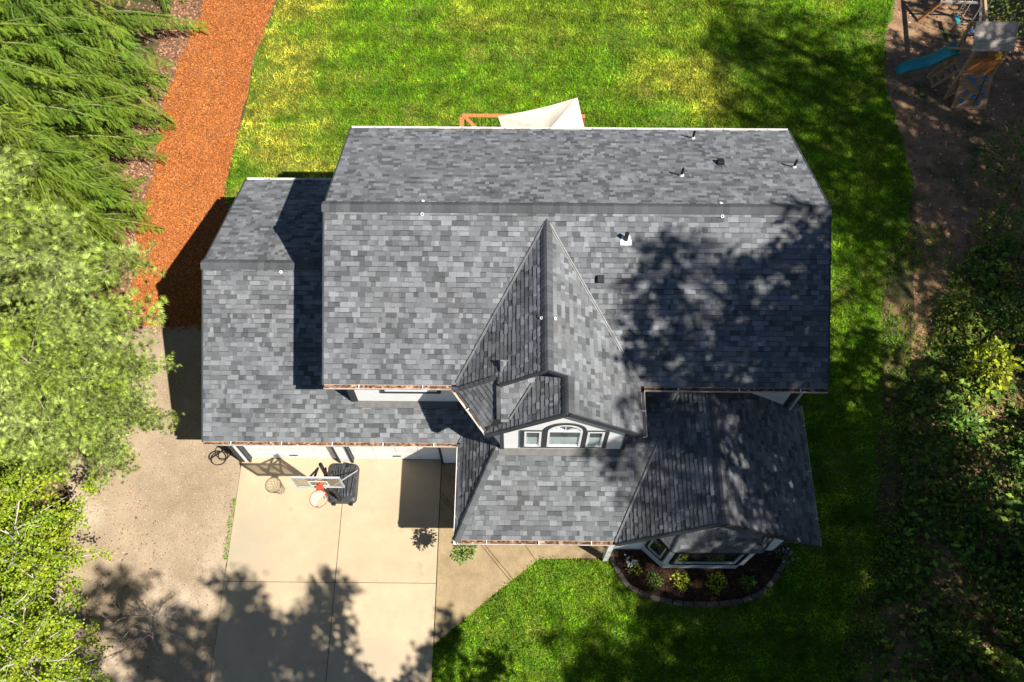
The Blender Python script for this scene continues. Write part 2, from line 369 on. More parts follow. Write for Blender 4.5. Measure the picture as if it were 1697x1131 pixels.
def roof(name, k, poly, clips=(), skip=None, eave=None, label=None, exposure=.128, deck=.13, parent=None):
    for c in clips: poly = clip2(poly, *c)
    a, b, c = P[k]; n = Vector((-a, -b, 1)).normalized()
    g = Vector((a, b, a*a+b*b)); u = g.normalized(); e = u.cross(n).normalized()
    pts = [Vector((x, y, a*x+b*y+c)) for x, y in poly]
    o = MB().prism([p-Vector((0,0,deck)) for p in pts], (0,0,deck-.004)).build(name, MT['deck'], parent or house)
    if label: o['label'] = label
    org = Vector((eave[0], eave[1], a*eave[0]+b*eave[1]+c)) if eave else pts[0]
    q2 = [((p-org).dot(e), (p-org).dot(u)) for p in pts]
    smin = min(p[0] for p in q2); smax = max(p[0] for p in q2); tmin = min(p[1] for p in q2); tmax = max(p[1] for p in q2)
    row = math.floor(tmin/exposure)
    while row*exposure < tmax:
        t0 = row*exposure; s = smin-rnd.random()*.35
        while s < smax:
            w = rnd.choice((.07,.1,.12,.14,.16,.18,.2,.23,.27)); s1 = s+w
            tone = rnd.choice((.56,.68,.78,.87,.94,1,1.05,1.14,1.25,1.4)); tone *= rnd.uniform(.93,1.07)
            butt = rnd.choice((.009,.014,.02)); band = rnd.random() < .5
            r = [(s,t0),(s1-.003,t0),(s1-.003,t0+exposure),(s,t0+exposure)]
            cc = org+e*((s+s1)/2)+u*(t0+exposure/2)
            if not (skip and skip(cc)):
                pv, pf, ptone = [], [], []
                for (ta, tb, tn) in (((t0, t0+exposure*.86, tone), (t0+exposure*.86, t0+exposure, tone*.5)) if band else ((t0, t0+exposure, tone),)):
                    q = [(s,ta),(s1-.003,ta),(s1-.003,tb),(s,tb)]
                    for i in range(len(q2)):                       # clip by the convex outline
                        p0, p1 = q2[i], q2[(i+1) % len(q2)]; aa, bb = p1[1]-p0[1], -(p1[0]-p0[0]); c2 = aa*p0[0]+bb*p0[1]
                        if sum(aa*p[0]+bb*p[1]-c2 for p in q2) > 0: aa, bb, c2 = -aa, -bb, -c2
                        q = clip2(q, aa, bb, c2)
                        if len(q) < 3: break
                    if len(q) < 3: continue
                    ar = abs(sum(q[i][0]*q[(i+1) % len(q)][1]-q[(i+1) % len(q)][0]*q[i][1] for i in range(len(q))))/2
                    if ar < 2e-4: continue
                    m = len(q); b0 = len(pv)
                    for (x, y) in q:
                        h = butt*(1-(y-t0)/exposure)+.002; pv.append(org+e*x+u*y+n*h)
                    for (x, y) in q: pv.append(org+e*x+u*y-n*.004)
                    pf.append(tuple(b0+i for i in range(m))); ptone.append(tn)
                    for i in range(m):
                        j = (i+1) % m; pf.append((b0+i, b0+i+m, b0+j+m, b0+j)); ptone.append(tone)
                if pv:
                    vx, vy, vz = tab_px(cc); fac = abs((cc-Vector((0,0,26))).normalized().dot(n))
                    A = w*exposure*fac/vz**2
                    TABS.append([pv, pf, ptone, o, A if (0 < vx < 1697 and 0 < vy < 1131) else 0])
            s = s1
        row += 1
    return o
hid_main = lambda p: min(zz('AL',p.x,p.y), zz('AR',p.x,p.y)) > zz('MF',p.x,p.y)+.08 and p.y > 8.7
main_roof = roof('main_roof', 'MF', [(-4.81,8.80),(7.76,8.80),(7.76,12.788),(-4.81,12.788)], (), hid_main, (-4.81,8.80))
rear_roof = roof('rear_roof', 'MB', [(-4.81,12.788),(7.76,12.788),(7.76,16.78),(-4.81,16.78)], (), None, (-4.81,16.78))
hid_gar = lambda p: (p.y > 9.16 and p.x > -4.38) or zz('PL',p.x,p.y) > zz('GF',p.x,p.y)+.03
garage_roof = roof('garage_roof', 'GF', [(-8.47,8.13),(-1.4,8.13),(-.3,9.1),(-.3,9.3),(-4.35,12.415),(-8.47,12.415)], (hp('GF','PL','above',.02),), hid_gar, (-8.47,8.13))
garage_rear = roof('garage_rear_roof', 'GB', [(-8.47,12.415),(-4.4,12.415),(-4.4,16.7),(-8.47,16.7)], (), None, (-8.47,16.7))
cross_left = roof('cross_gable_roof', 'AL', [(-1.5,8.44),(-.436,8.44),(-.436,12.62),(-1.5,12.62)], (hp('AL','MF','above',.01), hp('AL','D','below')), None, (-1.58,8.69))
roof('cross_gable_roof', 'AL', [(-.436,8.44),(.726,8.44),(.726,12.62),(-.436,12.62)], (hp('AL','MF','above',.01),), None, (-1.58,8.69))
cross_right = roof('cross_gable_roof', 'AR', [(.726,8.44),(3.09,8.44),(3.09,12.62),(.726,12.62)], (hp('AR','MF','above',.01),), None, (3.09,8.44))
tur = lambda x, y: min(zz('D',x,y), zz('F',x,y))
roof('front_gable_roof', 'AR', [(1.2,7.525),(3.09,7.525),(3.09,8.44),(1.2,8.44)], (), None, (3.09,8.44))
roof('front_gable_roof', 'GL', [(-.718,7.525),(1.2,7.525),(1.2,9.0),(-.718,9.0)], (), lambda p: zz('GL',p.x,p.y) < tur(p.x,p.y)-.16 or (p.y > 9), (-.718,7.525))
roof('corner_hip_roof', 'D', [(-1.5,8.73),(-.70,7.585),(-.62,7.685),(.4,7.685),(.4,9.2),(-1.5,9.2)], (hp('D','F','below'), hp('D','AL','below')), None, (-1.5,8.73))
roof('corner_hip_roof', 'F', [(-.6,7.685),(1.1,7.685),(1.1,9.0),(-.6,9.0)], (hp('F','D','below'),), None, (-.6,7.3))
porch_roof = roof('porch_roof', 'PF', [(-1.5,5.50),(4.6,5.50),(4.6,9.1),(-1.5,9.1)], (hp('PF','PL','below'), hp('PF','WL','above',.01)), lambda p: (p.y > 7.72 and -.3 < p.x < 2.72), (-1.5,5.50))
roof('porch_roof', 'PL', [(-1.48,5.3),(-.1,5.3),(-.1,8.9),(-1.48,8.9)], (hp('PL','PF','below'), hp('PL','GF','above',.01)), None, (-1.48,5.3))
wing_roof = roof('wing_roof', 'WL', [(2.4,5.43),(4.951,5.43),(4.951,9.1),(2.4,9.1)], (hp('WL','PF','above',.01),), None, (2.5,5.43))
roof('wing_roof', 'WR', [(4.951,5.43),(7.78,5.43),(7.78,9.33),(7.4,9.33),(4.951,9.1)], (), None, (7.78,5.43))
bayroof = roof('bay_roof', 'BF', [(3.4,5.30),(7.1,5.30),(7.1,5.95),(3.4,5.95)], (hp('BF','BL','below'), hp('BF','BR','below')), None, (4.1,5.30))
roof('bay_roof', 'BL', [(3.4,5.1),(4.9,5.1),(4.9,5.95),(3.4,5.95)], (hp('BL','BF','below'), (-1.15,-1.0,-1.15*4.1-5.30)), None, (4.1,5.30))
roof('bay_roof', 'BR', [(5.6,5.1),(7.2,5.1),(7.2,5.95),(5.6,5.95)], (hp('BR','BF','below'), (1.15,-1.0,1.15*6.44-5.30)), None, (6.44,5.30))
# the 300 shingles that show largest are objects, the rest one part
order = sorted(range(len(TABS)), key=lambda i: -TABS[i][4]); single = set(order[:300])
bv, bf, bt = [], [], []
for i, (pv, pf, ptn, o, A) in enumerate(TABS):
    if i in single:
        c = sum(pv, Vector())/len(pv)
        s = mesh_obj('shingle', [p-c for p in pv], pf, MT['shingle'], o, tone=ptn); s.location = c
    else:
        b = len(bv); bv += pv; bf += [tuple(b+k for k in f) for f in pf]; bt += ptn
sh = mesh_obj('shingles', bv, bf, MT['shingle'], house, tone=bt); sh['kind'] = 'stuff'

def caps(parent, p, q, k1, k2, step=.168, half=.16, tone0=.62):
    """ridge caps: bent saddles laid one over the next from p to q; k1,k2 the planes on either side"""
    p, q = Vector(p), Vector(q); d = q-p; L = d.length; d.normalize(); n = max(1, round(L/step)); st = L/n
    sides = []
    for k in (k1, k2):
        a, b, c = P[k]; nn = Vector((-a,-b,1)).normalized(); s = d.cross(nn).normalized()
        sides.append((s, nn))
    # side vectors must point away from each other, downhill
    out = []
    for (s, nn) in sides:
        if s.z > 0 or (abs(s.z) < 1e-6): s = -s if s.z > 0 else s
        out.append((s, nn))
    (s1, n1), (s2, n2) = out; up = (n1+n2).normalized()
    for i in range(n):
        a = p+d*(i*st); b = p+d*((i+1)*st+.03); v = []
        for (x, lift) in ((a, .038), (b, .022)):
            v += [x+s1*half+n1*lift*.8, x+s1*half*.35+n1*(lift+.01), x+up*(lift+.014), x+s2*half*.35+n2*(lift+.01), x+s2*half+n2*lift*.8]
        v += [w-up*.035 for w in v[:5]] + [v[5]-up*.03, v[9]-up*.03]
        f = [(j, j+1, j+6, j+5) for j in range(4)] + [(10+j, 11+j, 1+j, j) for j in range(4)] + [(0,5,15,10), (4,14,16,9)]
        c = a.lerp(b, .5); tn = tone0*rnd.choice((.8,.88,.95,1.0,1.06,1.14))
        mesh_obj('ridge_cap', [w-c for w in v], f, MT['shingle'], parent, tone=[tn]*len(f)).location = c
zr = zz('MF',0,12.788)
caps(main_roof, (7.80,12.788,zr), (-4.85,12.788,zr), 'MF', 'MB')
zg = zz('GF',0,12.415)
caps(garage_roof, (-4.45,12.415,zg), (-8.51,12.415,zg), 'GF', 'GB')
zA = zz('AL',.726,0)
caps(cross_right, (.726,8.40,zA), (.726,12.50,zA), 'AL', 'AR')
caps(cross_right, (1.21,7.50,zz('AR',1.21,0)), (1.21,8.40,zz('AR',1.21,0)), 'GL', 'AR')
zw = zz('WL',4.951,0)
caps(wing_roof, (4.951,5.40,zw), (4.951,9.05,zw), 'WL', 'WR')
def meet(k1, k2, y): # point of two planes at given y
    a1, b1, c1 = P[k1]; a2, b2, c2 = P[k2]; x = (c2-c1+(b2-b1)*y)/(a1-a2); return Vector((x, y, a1*x+b1*y+c1))
caps(porch_roof, meet('PL','PF',5.47), meet('PL','PF',7.60), 'PL', 'PF', half=.12)
caps(cross_left, meet('D','F',7.75), meet('D','F',8.50), 'D', 'F', half=.10)
def meetx(k1, k2, x):
    a1, b1, c1 = P[k1]; a2, b2, c2 = P[k2]; y = (c2-c1+(a2-a1)*x)/(b1-b2); return Vector((x, y, a1*x+b1*y+c1))
caps(cross_left, meetx('D','AL',-1.50), meetx('D','AL',-.50), 'D', 'AL', half=.11)
caps(bayroof, meet('BF','BL',5.32), meet('BF','BL',5.9), 'BF', 'BL', half=.07)
# valley flashings
def valley(k1, k2, y0, y1, parent, w=.085):
    p, q = meet(k1, k2, y0), meet(k1, k2, y1); n = (Vector((-P[k1][0],-P[k1][1],1)).normalized()+Vector((-P[k2][0],-P[k2][1],1)).normalized()).normalized()
    o = MB(); o.bar(p+n*.03, q+n*.03, w, .012, n); o.bar(p+n*.045, q+n*.045, .014, .03, n)
    o.build('valley_flashing', MT['metal'], parent)
valley('AL','MF',8.85,12.40,main_roof); valley('AR','MF',8.85,12.40,main_roof)
valley('PF','WL',5.50,8.95,porch_roof); valley('PL','GF',8.13,9.0,porch_roof, .06); valley('GL','F',7.75,8.5,cross_left, .06)
# rake trim on the gable ends
def rake(k, x0, y0, x1, y1, off, w=.035, h=.17):
    p = Vector((x0,y0,zz(k,x0,y0)))+Vector(off); q = Vector((x1,y1,zz(k,x1,y1)))+Vector(off)
    MB().bar(p-Vector((0,0,h/2-.012)), q-Vector((0,0,h/2-.012)), w, h).build('rake_board', MT['trim'], house)
for x, s in ((-4.81,-1),(7.76,1)): rake('MF', x, 8.80, x, 12.78, (s*.02,0,0)); rake('MB', x, 16.78, x, 12.79, (s*.02,0,0))
rake('GF', -8.47, 8.13, -8.47, 12.41, (-.02,0,0)); rake('GB', -8.47, 16.7, -8.47, 12.42, (-.02,0,0))
rake('GL', -.75, 7.525, 1.205, 7.525, (0,-.02,0)); rake('AR', 3.12, 7.525, 1.215, 7.525, (0,-.02,0))
rake('AL', -.38, 8.44, .72, 8.44, (0,-.02,0), h=.12); rake('AR', 1.25, 8.44, .735, 8.44, (0,-.02,0), h=.12)
rake('WL', 2.62, 5.43, 4.945, 5.43, (0,-.02,0)); rake('WR', 7.80, 5.43, 4.957, 5.43, (0,-.02,0))

# walls
def wall(pts, vec, m=MT['siding'], name='wall', lab=None):
    o = MB().prism(pts, vec).build(name, m, house)
    if lab: o['label'] = lab
    return o
MX0, MX1, MY0, MY1 = -4.42, 7.33, 9.12, 16.42
wall([(MX0,MY0,0),(MX1,MY0,0),(MX1,MY0,zz('MF',0,MY0)-.14),(MX0,MY0,zz('MF',0,MY0)-.14)], (0,.14,0))
wall([(MX0,MY1,0),(MX1,MY1,0),(MX1,MY1,zz('MF',0,MY0)-.14),(MX0,MY1,zz('MF',0,MY0)-.14)], (0,-.14,0))
for x, s in ((MX0,.14),(MX1,-.14)):
    wall([(x,MY0+.141,0),(x,MY1-.141,0),(x,MY1-.141,zz('MB',0,MY1-.141)-.14),(x,12.788,zr-.15),(x,MY0+.141,zz('MF',0,MY0+.141)-.14)], (s,0,0))
GX0, GY0, GY1 = -8.19, 8.43, 16.40
wall([(GX0,GY0,0),(GX0,GY1,0),(GX0,GY1,zz('GB',0,GY1)-.14),(GX0,12.415,zg-.15),(GX0,GY0,zz('GF',0,GY0)-.14)], (.14,0,0))
wall([(GX0+.141,GY1,0),(MX0-.001,GY1,0),(MX0-.001,GY1,2.68),(GX0+.141,GY1,2.68)], (0,-.14,0))
# garage front: piers, header and the entry wall; door openings left open
gz = zz('GF',0,GY0)-.14
for x0, x1 in ((GX0+.141,-7.95),(-5.21,-4.89),(-2.15,-1.2)):
    wall([(x0,GY0,0),(x1,GY0,0),(x1,GY0,gz),(x0,GY0,gz)], (0,.14,0))
for x0, x1 in ((-7.949,-5.211),(-4.889,-2.151)):
    wall([(x0,GY0,2.2),(x1,GY0,2.2),(x1,GY0,gz),(x0,GY0,gz)], (0,.14,0))
wall([(-1.199,GY0,0),(2.7,GY0,0),(2.7,GY0,2.6),(-1.199,GY0,2.6)], (0,.14,0))
wall([(2.72,5.9,0),(2.72,8.42,0),(2.72,8.42,2.7),(2.72,5.9,2.7)], (.14,0,0))
# wing front gable and side
wall([(2.861,5.9,0),(7.45,5.9,0),(7.45,5.9,zz('WR',7.45,0)-.14),(4.951,5.9,zw-.15),(2.861,5.9,zz('WL',2.861,0)-.14)], (0,.12,0))
wall([(7.45,6.021,0),(7.45,9.1,0),(7.45,9.1,zz('WR',7.45,0)-.14),(7.45,6.021,zz('WR',7.45,0)-.14)], (-.12,0,0))
# dormer: front, right side, chamfered left side, gable behind the upper rake
DY = 7.65
wall([(-.37,DY,3.2),(2.77,DY,3.2),(2.77,DY,zz('AR',2.77,0)-.14),(1.205,DY,zz('AR',1.205,0)-.15),(-.37,DY,zz('GL',-.37,0)-.14)], (0,.1,0))
wall([(2.77,DY+.101,3.2),(2.77,9.1,3.2),(2.77,9.1,5.25),(2.77,DY+.101,5.25)], (-.1,0,0))
wall([(-.375,DY+.03,2.9),(-1.30,9.1,2.9),(-1.30,9.1,5.0),(-.375,DY+.03,5.0)], (.09,.06,0))
wall([(-.3,8.93,5.6),(1.6,8.93,5.6),(1.6,8.93,6.1),(.726,8.93,zA-.16),(-.3,8.93,5.98)], (0,.08,0), MT['trim'])
# corner boards, base flashing, trim
def trimbox(lo_, hi_, name='corner_board', m=MT['trim']): return MB().box(lo_, hi_).build(name, m, house)
trimbox((-.40,DY-.025,3.55),(-.30,DY+.02,5.2)); trimbox((2.70,DY-.025,3.55),(2.80,DY+.12,5.2))
trimbox((MX0-.025,MY0-.025,3.1),(MX0+.16,MY0+.03,4.95)); trimbox((MX1-.12,MY0-.025,2.4),(MX1+.025,MY0+.12,4.95))
trimbox((GX0-.025,GY0-.025,.02),(GX0+.10,GY0+.12,2.5))
for x0 in (2.70, 7.37): trimbox((x0,5.875,.1),(x0+.1,5.898,2.4))
def strip(k, x0, y0, x1, y1, name='base_flashing', m=MT['flash']):
    pts = [(x, y, zz(k,x,y)+.024) for x, y in ((x0,y0),(x1,y0),(x1,y1),(x0,y1))]; MB().prism(pts, (0,0,.016)).build(name, m, house)
strip('PF', -.44, DY-.17, 2.83, DY-.004); strip('GF', MX0+.05, MY0-.17, -1.6, MY0-.004)
# the windows
def window(x0, x1, z0, z1, y, parent=house, fw=.055, arch=False, blind=.6, outer=True):
    yf = y-.035
    f = MB()
    f.box((x0,yf,z0),(x1,y+.02,z0+fw)); f.box((x0,yf,z0+fw),(x0+fw,y+.02,z1)); f.box((x1-fw,yf,z0+fw),(x1,y+.02,z1)); f.box((x0+fw,yf,z1-fw),(x1-fw,y+.02,z1))
    fr = f.build('window', MT['white'], parent)
    MB().box((x0+fw,y-.012,z0+fw),(x1-fw,y-.008,z1-fw)).build('pane', MT['glass'], fr)
    zb = z0+fw+(z1-z0-2*fw)*blind
    MB().box((x0+fw,y-.004,z0+fw),(x1-fw,y-.0025,zb)).build('blind', MT['blind'], fr)
    MB().box((x0+fw,y-.004,zb),(x1-fw,y-.0025,z1-fw)).build('dark_backing', MT['dark'], fr)  # dark panel paints the reflected dark surroundings into the upper glass
    return fr
window(.21,.635,3.92,5.02,DY); window(1.77,2.19,3.92,5.02,DY); win = window(.785,1.64,3.92,5.06,DY)
cx, cz, rad = 1.2125, 5.062, .4275
arc = [(cx-rad*math.cos(t), cz+rad*math.sin(t)) for t in np.linspace(0, math.pi, 17)]
MB().prism([(x,DY-.012,z) for x, z in [(cx-rad*.86*math.cos(t), cz+.01+rad*.86*math.sin(t)) for t in np.linspace(0, math.pi, 17)]], (0,.008,0)).build('fanlight_pane', MT['glass'], win)
MB().prism([(x,DY-.0035,z) for x, z in [(cx-rad*.86*math.cos(t), cz+.01+rad*.86*math.sin(t)) for t in np.linspace(0, math.pi, 17)]], (0,.002,0)).build('dark_backing', MT['dark'], win)
def ring(r0, r1, y0, y1, name, m, par):
    mb = MB(); N = 16
    for i in range(N):
        a, b = math.pi*i/N, math.pi*(i+1)/N
        q = [(cx-r*math.cos(t), cz+r*math.sin(t)) for r, t in ((r0,a),(r1,a),(r1,b),(r0,b))]
        mb.prism([(x,y0,z) for x, z in q], (0,y1-y0,0))
    return mb.build(name, m, par)
ring(rad*.86, rad, DY-.035, DY+.02, 'arch_frame', MT['white'], win)
for t in (.45,.9,1.5708,2.24,2.69):
    MB().bar((cx-.08*math.cos(t),DY-.022,cz+.08*math.sin(t)),(cx-rad*.87*math.cos(t),DY-.022,cz+rad*.87*math.sin(t)),.022,.018,(0,1,0)).build('sunburst_bar', MT['white'], win)
ring(rad+.001, rad+.10, DY-.03, DY+.02, 'arch_trim', MT['trim'], house)
for x0, x1 in ((.11,.208),(.637,.783),(1.642,1.768),(2.192,2.30)): trimbox((x0,DY-.03,3.90),(x1,DY+.01,5.07), 'window_trim')
for x0, x1 in ((.208,.637),(1.768,2.192)): trimbox((x0,DY-.03,5.022),(x1,DY+.01,5.07), 'window_trim')
trimbox((.11,DY-.04,3.84),(2.30,DY+.01,3.899), 'window_trim')
# window over the garage and its dark surround
window(-3.45,-2.08,3.98,4.7,MY0); trimbox((-3.56,MY0-.04,3.86),(-1.98,MY0-.002,3.978),'window_trim')
for x0 in (-3.56,-2.078): trimbox((x0,MY0-.03,3.98),(x0+.1,MY0-.002,4.75),'window_trim')
# garage doors
for x0, x1 in ((-7.89,-5.27),(-4.83,-2.21)):
    dr = MB().box((x0,GY0+.12,.03),(x1,GY0+.15,2.16)).build('garage_door', MT['doorwhite'], house)
    for r in range(4):
        for c in range(4):
            w = (x1-x0)/4; h = .53; xa = x0+c*w; za = .03+r*h
            MB().box((xa+.012,GY0+.105,za+.008),(xa+w-.012,GY0+.119,za+h-.008)).build('door_panel', MT['doorwhite'], dr, bevel=.006)
    MB().box(((x0+x1)/2-.12,GY0+.085,.30),((x0+x1)/2+.12,GY0+.104,.345)).build('door_handle', MT['black'], dr)
    for xa, xb in ((x0-.06,x0-.001),(x1+.001,x1+.06)):
        MB().box((xa,GY0-.03,.03),(xb,GY0+.10,2.2)).build('door_jamb', MT['trim'], house)
# entry corner post of the porch
trimbox((2.50,5.55,.022),(2.64,5.69,2.5),'porch_post',MT['white'])
# bay window
BZ0, BZ1 = .12, 2.42
bay = [(3.58,5.9),(4.15,5.36),(6.25,5.36),(6.82,5.9)]
wall([(x,y,BZ0) for x, y in bay], (0,0,.60), MT['greytone'], 'bay_wall')  # white paint, its shade put into the grey
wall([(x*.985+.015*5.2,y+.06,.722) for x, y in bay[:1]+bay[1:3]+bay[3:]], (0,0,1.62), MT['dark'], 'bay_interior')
wall([(x,y,2.20) for x, y in bay], (0,0,.2), MT['white'], 'bay_head')
def pane3(p, q, z0, z1, name='bay_window'):
    p, q = Vector((*p,0)), Vector((*q,0)); d = (q-p).normalized(); L = (q-p).length; a = p+d*.05; b = q-d*.05
    n = Vector((d.y,-d.x,0))
    fr = MB()
    for s, e in (((a+Vector((0,0,z0))),(b+Vector((0,0,z0)))),((a+Vector((0,0,z1))),(b+Vector((0,0,z1))))): fr.bar(s+n*.02, e+n*.02, .06, .07)
    for x in (a, b): fr.bar(x+n*.02+Vector((0,0,z0+.036)), x+n*.02+Vector((0,0,z1-.036)), .06, .07, tuple(n))
    o = fr.build(name, MT['black'], house)
    g = MB(); w = d*.07
    for s, e in ((a+w+Vector((0,0,z0+.06)), b-w+Vector((0,0,z0+.06))),(a+w+Vector((0,0,z1-.06)), b-w+Vector((0,0,z1-.06)))): g.bar(s+n*.01, e+n*.01, .04, .05)
    for x in (a+w, b-w): g.bar(x+n*.01+Vector((0,0,z0+.086)), x+n*.01+Vector((0,0,z1-.086)), .04, .05, tuple(n))
    g.build('sash', MT['greytone'], o)
    a2, b2 = a+w*1.2, b-w*1.2
    MB().prism([a2+Vector((0,0,z0+.08)), b2+Vector((0,0,z0+.08)), b2+Vector((0,0,z1-.08)), a2+Vector((0,0,z1-.08))], tuple(n*.005)).build('pane', MT['glass'], o)
pane3((4.25,5.36),(6.15,5.36),.80,2.15); pane3((3.62,5.862),(4.10,5.407),.80,2.15); pane3((6.30,5.407),(6.78,5.862),.80,2.15)
for x, y in bay[1:3]: trimbox((x-.06,y-.03,.721),(x+.06,y+.07,2.199),'bay_post',MT['white'])

# gutters with needle litter
def gutter(p, q, out, litter=True, white=False, par=house, w=.115):
    p, q = Vector(p), Vector(q); o = Vector(out).normalized(); d = (q-p).normalized(); L = (q-p).length
    prof = [(0,.02),(0,-.09),(.07,-.10),(w-.006,-.07),(w,.0),(w,.012),(w-.014,.012),(w-.02,-.055),(.065,-.088),(.008,-.08),(.008,.02)]
    v = []; n = len(prof)
    for e in (p, q):
        for (a, z) in prof: v.append(e+o*a+Vector((0,0,z)))
    f = [(i, (i+1) % n, (i+1) % n+n, i+n) for i in range(n)]+[tuple(range(n)), tuple(reversed(range(n, 2*n)))]
    g = MB().add(v, f).build('gutter', MT['whitegutter'] if white else MT['gutter'], par)
    if litter:
        k = max(2, int(L/.06)); pts = []; fs = []; tn = []
        for i in range(k+1):
            c = p+d*(L*i/k)
            for a in (.009, .05, w-.018): pts.append(c+o*a+Vector((0,0,-.022+rnd.uniform(-.014,.014))))
        for i in range(k):
            for j in range(2): fs.append((i*3+j,i*3+j+1,i*3+j+4,i*3+j+3)); tn.append(rnd.choice((.35,.7,1,1.4,1.8)))
        l_ = mesh_obj('needle_litter', pts, fs, MT['litter'], g, tone=tn)
    k = max(1, int(L/1.25))
    for i in range(k):
        c = p+d*(L*(i+.55)/k); MB().bar(c+o*.004+Vector((0,0,.016)), c+o*(w+.002)+Vector((0,0,.016)), .022, .006).build('gutter_hanger', MT['white'] if not white else MT['gutter'], g)
    return g
ez = 5.10
gutter((-4.81,8.803,ez),(-1.62,8.803,ez),(0,-1,0)); gutter((3.20,8.803,ez),(7.77,8.803,ez),(0,-1,0))
gutter((-4.81,16.777,5.10),(7.77,16.777,5.10),(0,1,0),False,True); gutter((-8.48,16.70,2.66),(-4.45,16.70,2.66),(0,1,0),False,True)
gutter((-8.48,8.135,2.66),(-1.60,8.135,2.66),(0,-1,0)); gutter((-1.48,5.505,2.66),(2.58,5.505,2.66),(0,-1,0))
gutter((-1.478,5.40,2.66),(-1.478,8.02,2.66),(-1,0,0),False,True)
gutter((3.09,7.50,ez),(3.09,8.69,ez),(1,0,0),False); gutter((-.68,7.565,ez),(-1.515,8.715,ez),(-.819,-.573,0),False,False)
gutter((7.78,5.42,2.66),(7.78,9.30,2.66),(1,0,0),False)
# downspouts
MB().tube([(7.40,9.0,5.0),(7.40,9.02,4.7),(7.42,9.05,2.75)], .035, 6).build('downspout', MT['white'], house)
# plumbing vents, box vents, roof anchors
def on(k, x, y, dz=0): return Vector((x, y, zz(k,x,y)+dz))
for x, y in ((4.938,16.309),(4.303,14.291),(7.38,14.76)):
    c = on('MB', x, y); v = MB().tube([c, c+Vector((0,0,.33))], .034, 10).build('vent_pipe', MT['black'], rear_roof)
    MB().tube([c+Vector((0,0,-.01)), c+Vector((0,0,.05)), c+Vector((0,0,.09))], [.075,.055,.04], 12).build('pipe_collar', MT['leadwhite'], v)
c = on('MF', 2.70, 12.06); v = MB().tube([c, c+Vector((0,0,.30))], .055, 12).build('vent_pipe', MT['black'], main_roof)
pts = [on('MF', x, y, .022) for x, y in ((2.56,11.93),(2.84,11.93),(2.84,12.02),(2.79,12.16),(2.61,12.16),(2.56,12.02))]
MB().prism(pts, (0,0,.014)).build('pipe_collar', MT['leadwhite'], v)
for k, x, y, par in (('MF',2.076,11.184,main_roof),('MB',5.455,14.923,rear_roof)):
    a, b, c_ = P[k]; n = Vector((-a,-b,1)).normalized(); u = Vector((0,1,b)).normalized(); e = Vector((1,0,0)); o = on(k, x, y)
    hood = [o-e*.1-u*.1, o+e*.1-u*.1, o+e*.1+u*.1, o-e*.1+u*.1]; top = [o+e*sx*.085+u*(sy*.09)+n*(.13 if sy*b < 0 else .1) for sx, sy in ((-1,-1),(1,-1),(1,1),(-1,1))]
    MB().add(hood+top, [(3,2,1,0),(4,5,6,7),(0,1,5,4),(1,2,6,5),(2,3,7,6),(3,0,4,7)]).build('roof_vent', MT['black'], par, bevel=.012)
def anchor(k, x, y, par):
    a, b, c_ = P[k]; n = Vector((-a,-b,1)).normalized(); o = on(k, x, y)+n*.03; e = n.orthogonal().normalized(); f = n.cross(e)
    MB().tube([o+(e*math.cos(t)+f*math.sin(t))*.034 for t in np.linspace(0, 2*math.pi, 12, endpoint=False)], .010, 6, True).build('roof_anchor', MT['leadwhite'], par)
for k, x, y, par in (('MF',-2.37,12.60,main_roof),('MF',5.09,12.60,main_roof),('GF',-6.367,12.22,garage_roof),('MB',-2.37,12.97,rear_roof),('MB',5.09,12.97,rear_roof),('AL',.60,9.8,cross_left),('AR',.90,9.8,cross_right)): anchor(k, x, y, par)

# ---------------------------------------------------------------- basketball hoop on the driveway
hp_ = empty('basketball_hoop', (-5.1,7.25,.026)); tag(hp_, 'portable basketball hoop with black base standing on the concrete driveway', 'basketball hoop')
def base_outline(sx, sy, n=6):
    out = []
    for cx_, cy_, a0 in ((sx,sy,0),(-sx,sy,90),(-sx,-sy,180),(sx,-sy,270)):
        r = .16
        for i in range(n): t = R(a0+90*i/(n-1)); out.append((cx_-math.copysign(r,cx_)+r*math.cos(t), cy_-math.copysign(r,cy_)+r*math.sin(t)))
    return out
v, f = [], []; rings = [(1.0,0),(1.0,.05),(.97,.12),(.86,.175)]
for s_, z in rings: v += [(x*s_+.03, y*s_+.50, z+(.02 if z > .1 else 0)) for x, y in base_outline(.43,.60)]
n = 24
for i in range(3): f += [(i*n+k, i*n+(k+1) % n, (i+1)*n+(k+1) % n, (i+1)*n+k) for k in range(n)]
f += [tuple(range(3*n,4*n)), tuple(reversed(range(n)))]
base = mesh_obj('base', v, f, MT['hoopbase'], hp_, smooth=False)
for i, x in enumerate((-.26,-.15,-.03,.09,.21,.31)):
    pts = [(x+.03+.05*math.sin(t*2.2+i), .02+t*.98, .20+.015*math.sin(t*3)) for t in np.linspace(0,1,7)]
    MB().tube(pts, [.012]+[.026]*5+[.012], 6).build('base_rib', MT['hoopbase'], base, smooth=True)
MB().tube([(.12,.96,.2),(.12,1.08,.16)], .05, 8).build('filler_cap', MT['black'], base)
for x in (-.22,.28): MB().tube([(x,-.1,.07),(x+.07,-.1,.07)], .07, 12).build('wheel', MT['black'], hp_)
MB().tube([(0,-.02,.1),(0,0,1.6),(0,.06,3.25)], .052, 10).build('pole', MT['black'], hp_)
MB().tube([(.0,.0,1.45),(.42,.86,.18)], .018, 6).build('brace_rod', MT['steel'], hp_); MB().tube([(.0,.0,1.1),(-.3,.86,.18)], .016, 6).build('brace_rod', MT['black'], hp_)
bd = empty('backboard', (0,0,0)); bd.parent = hp_
by = -.44; bx0, bx1, bz0, bz1 = -.62, .62, 2.86, 3.70
fr = MB()
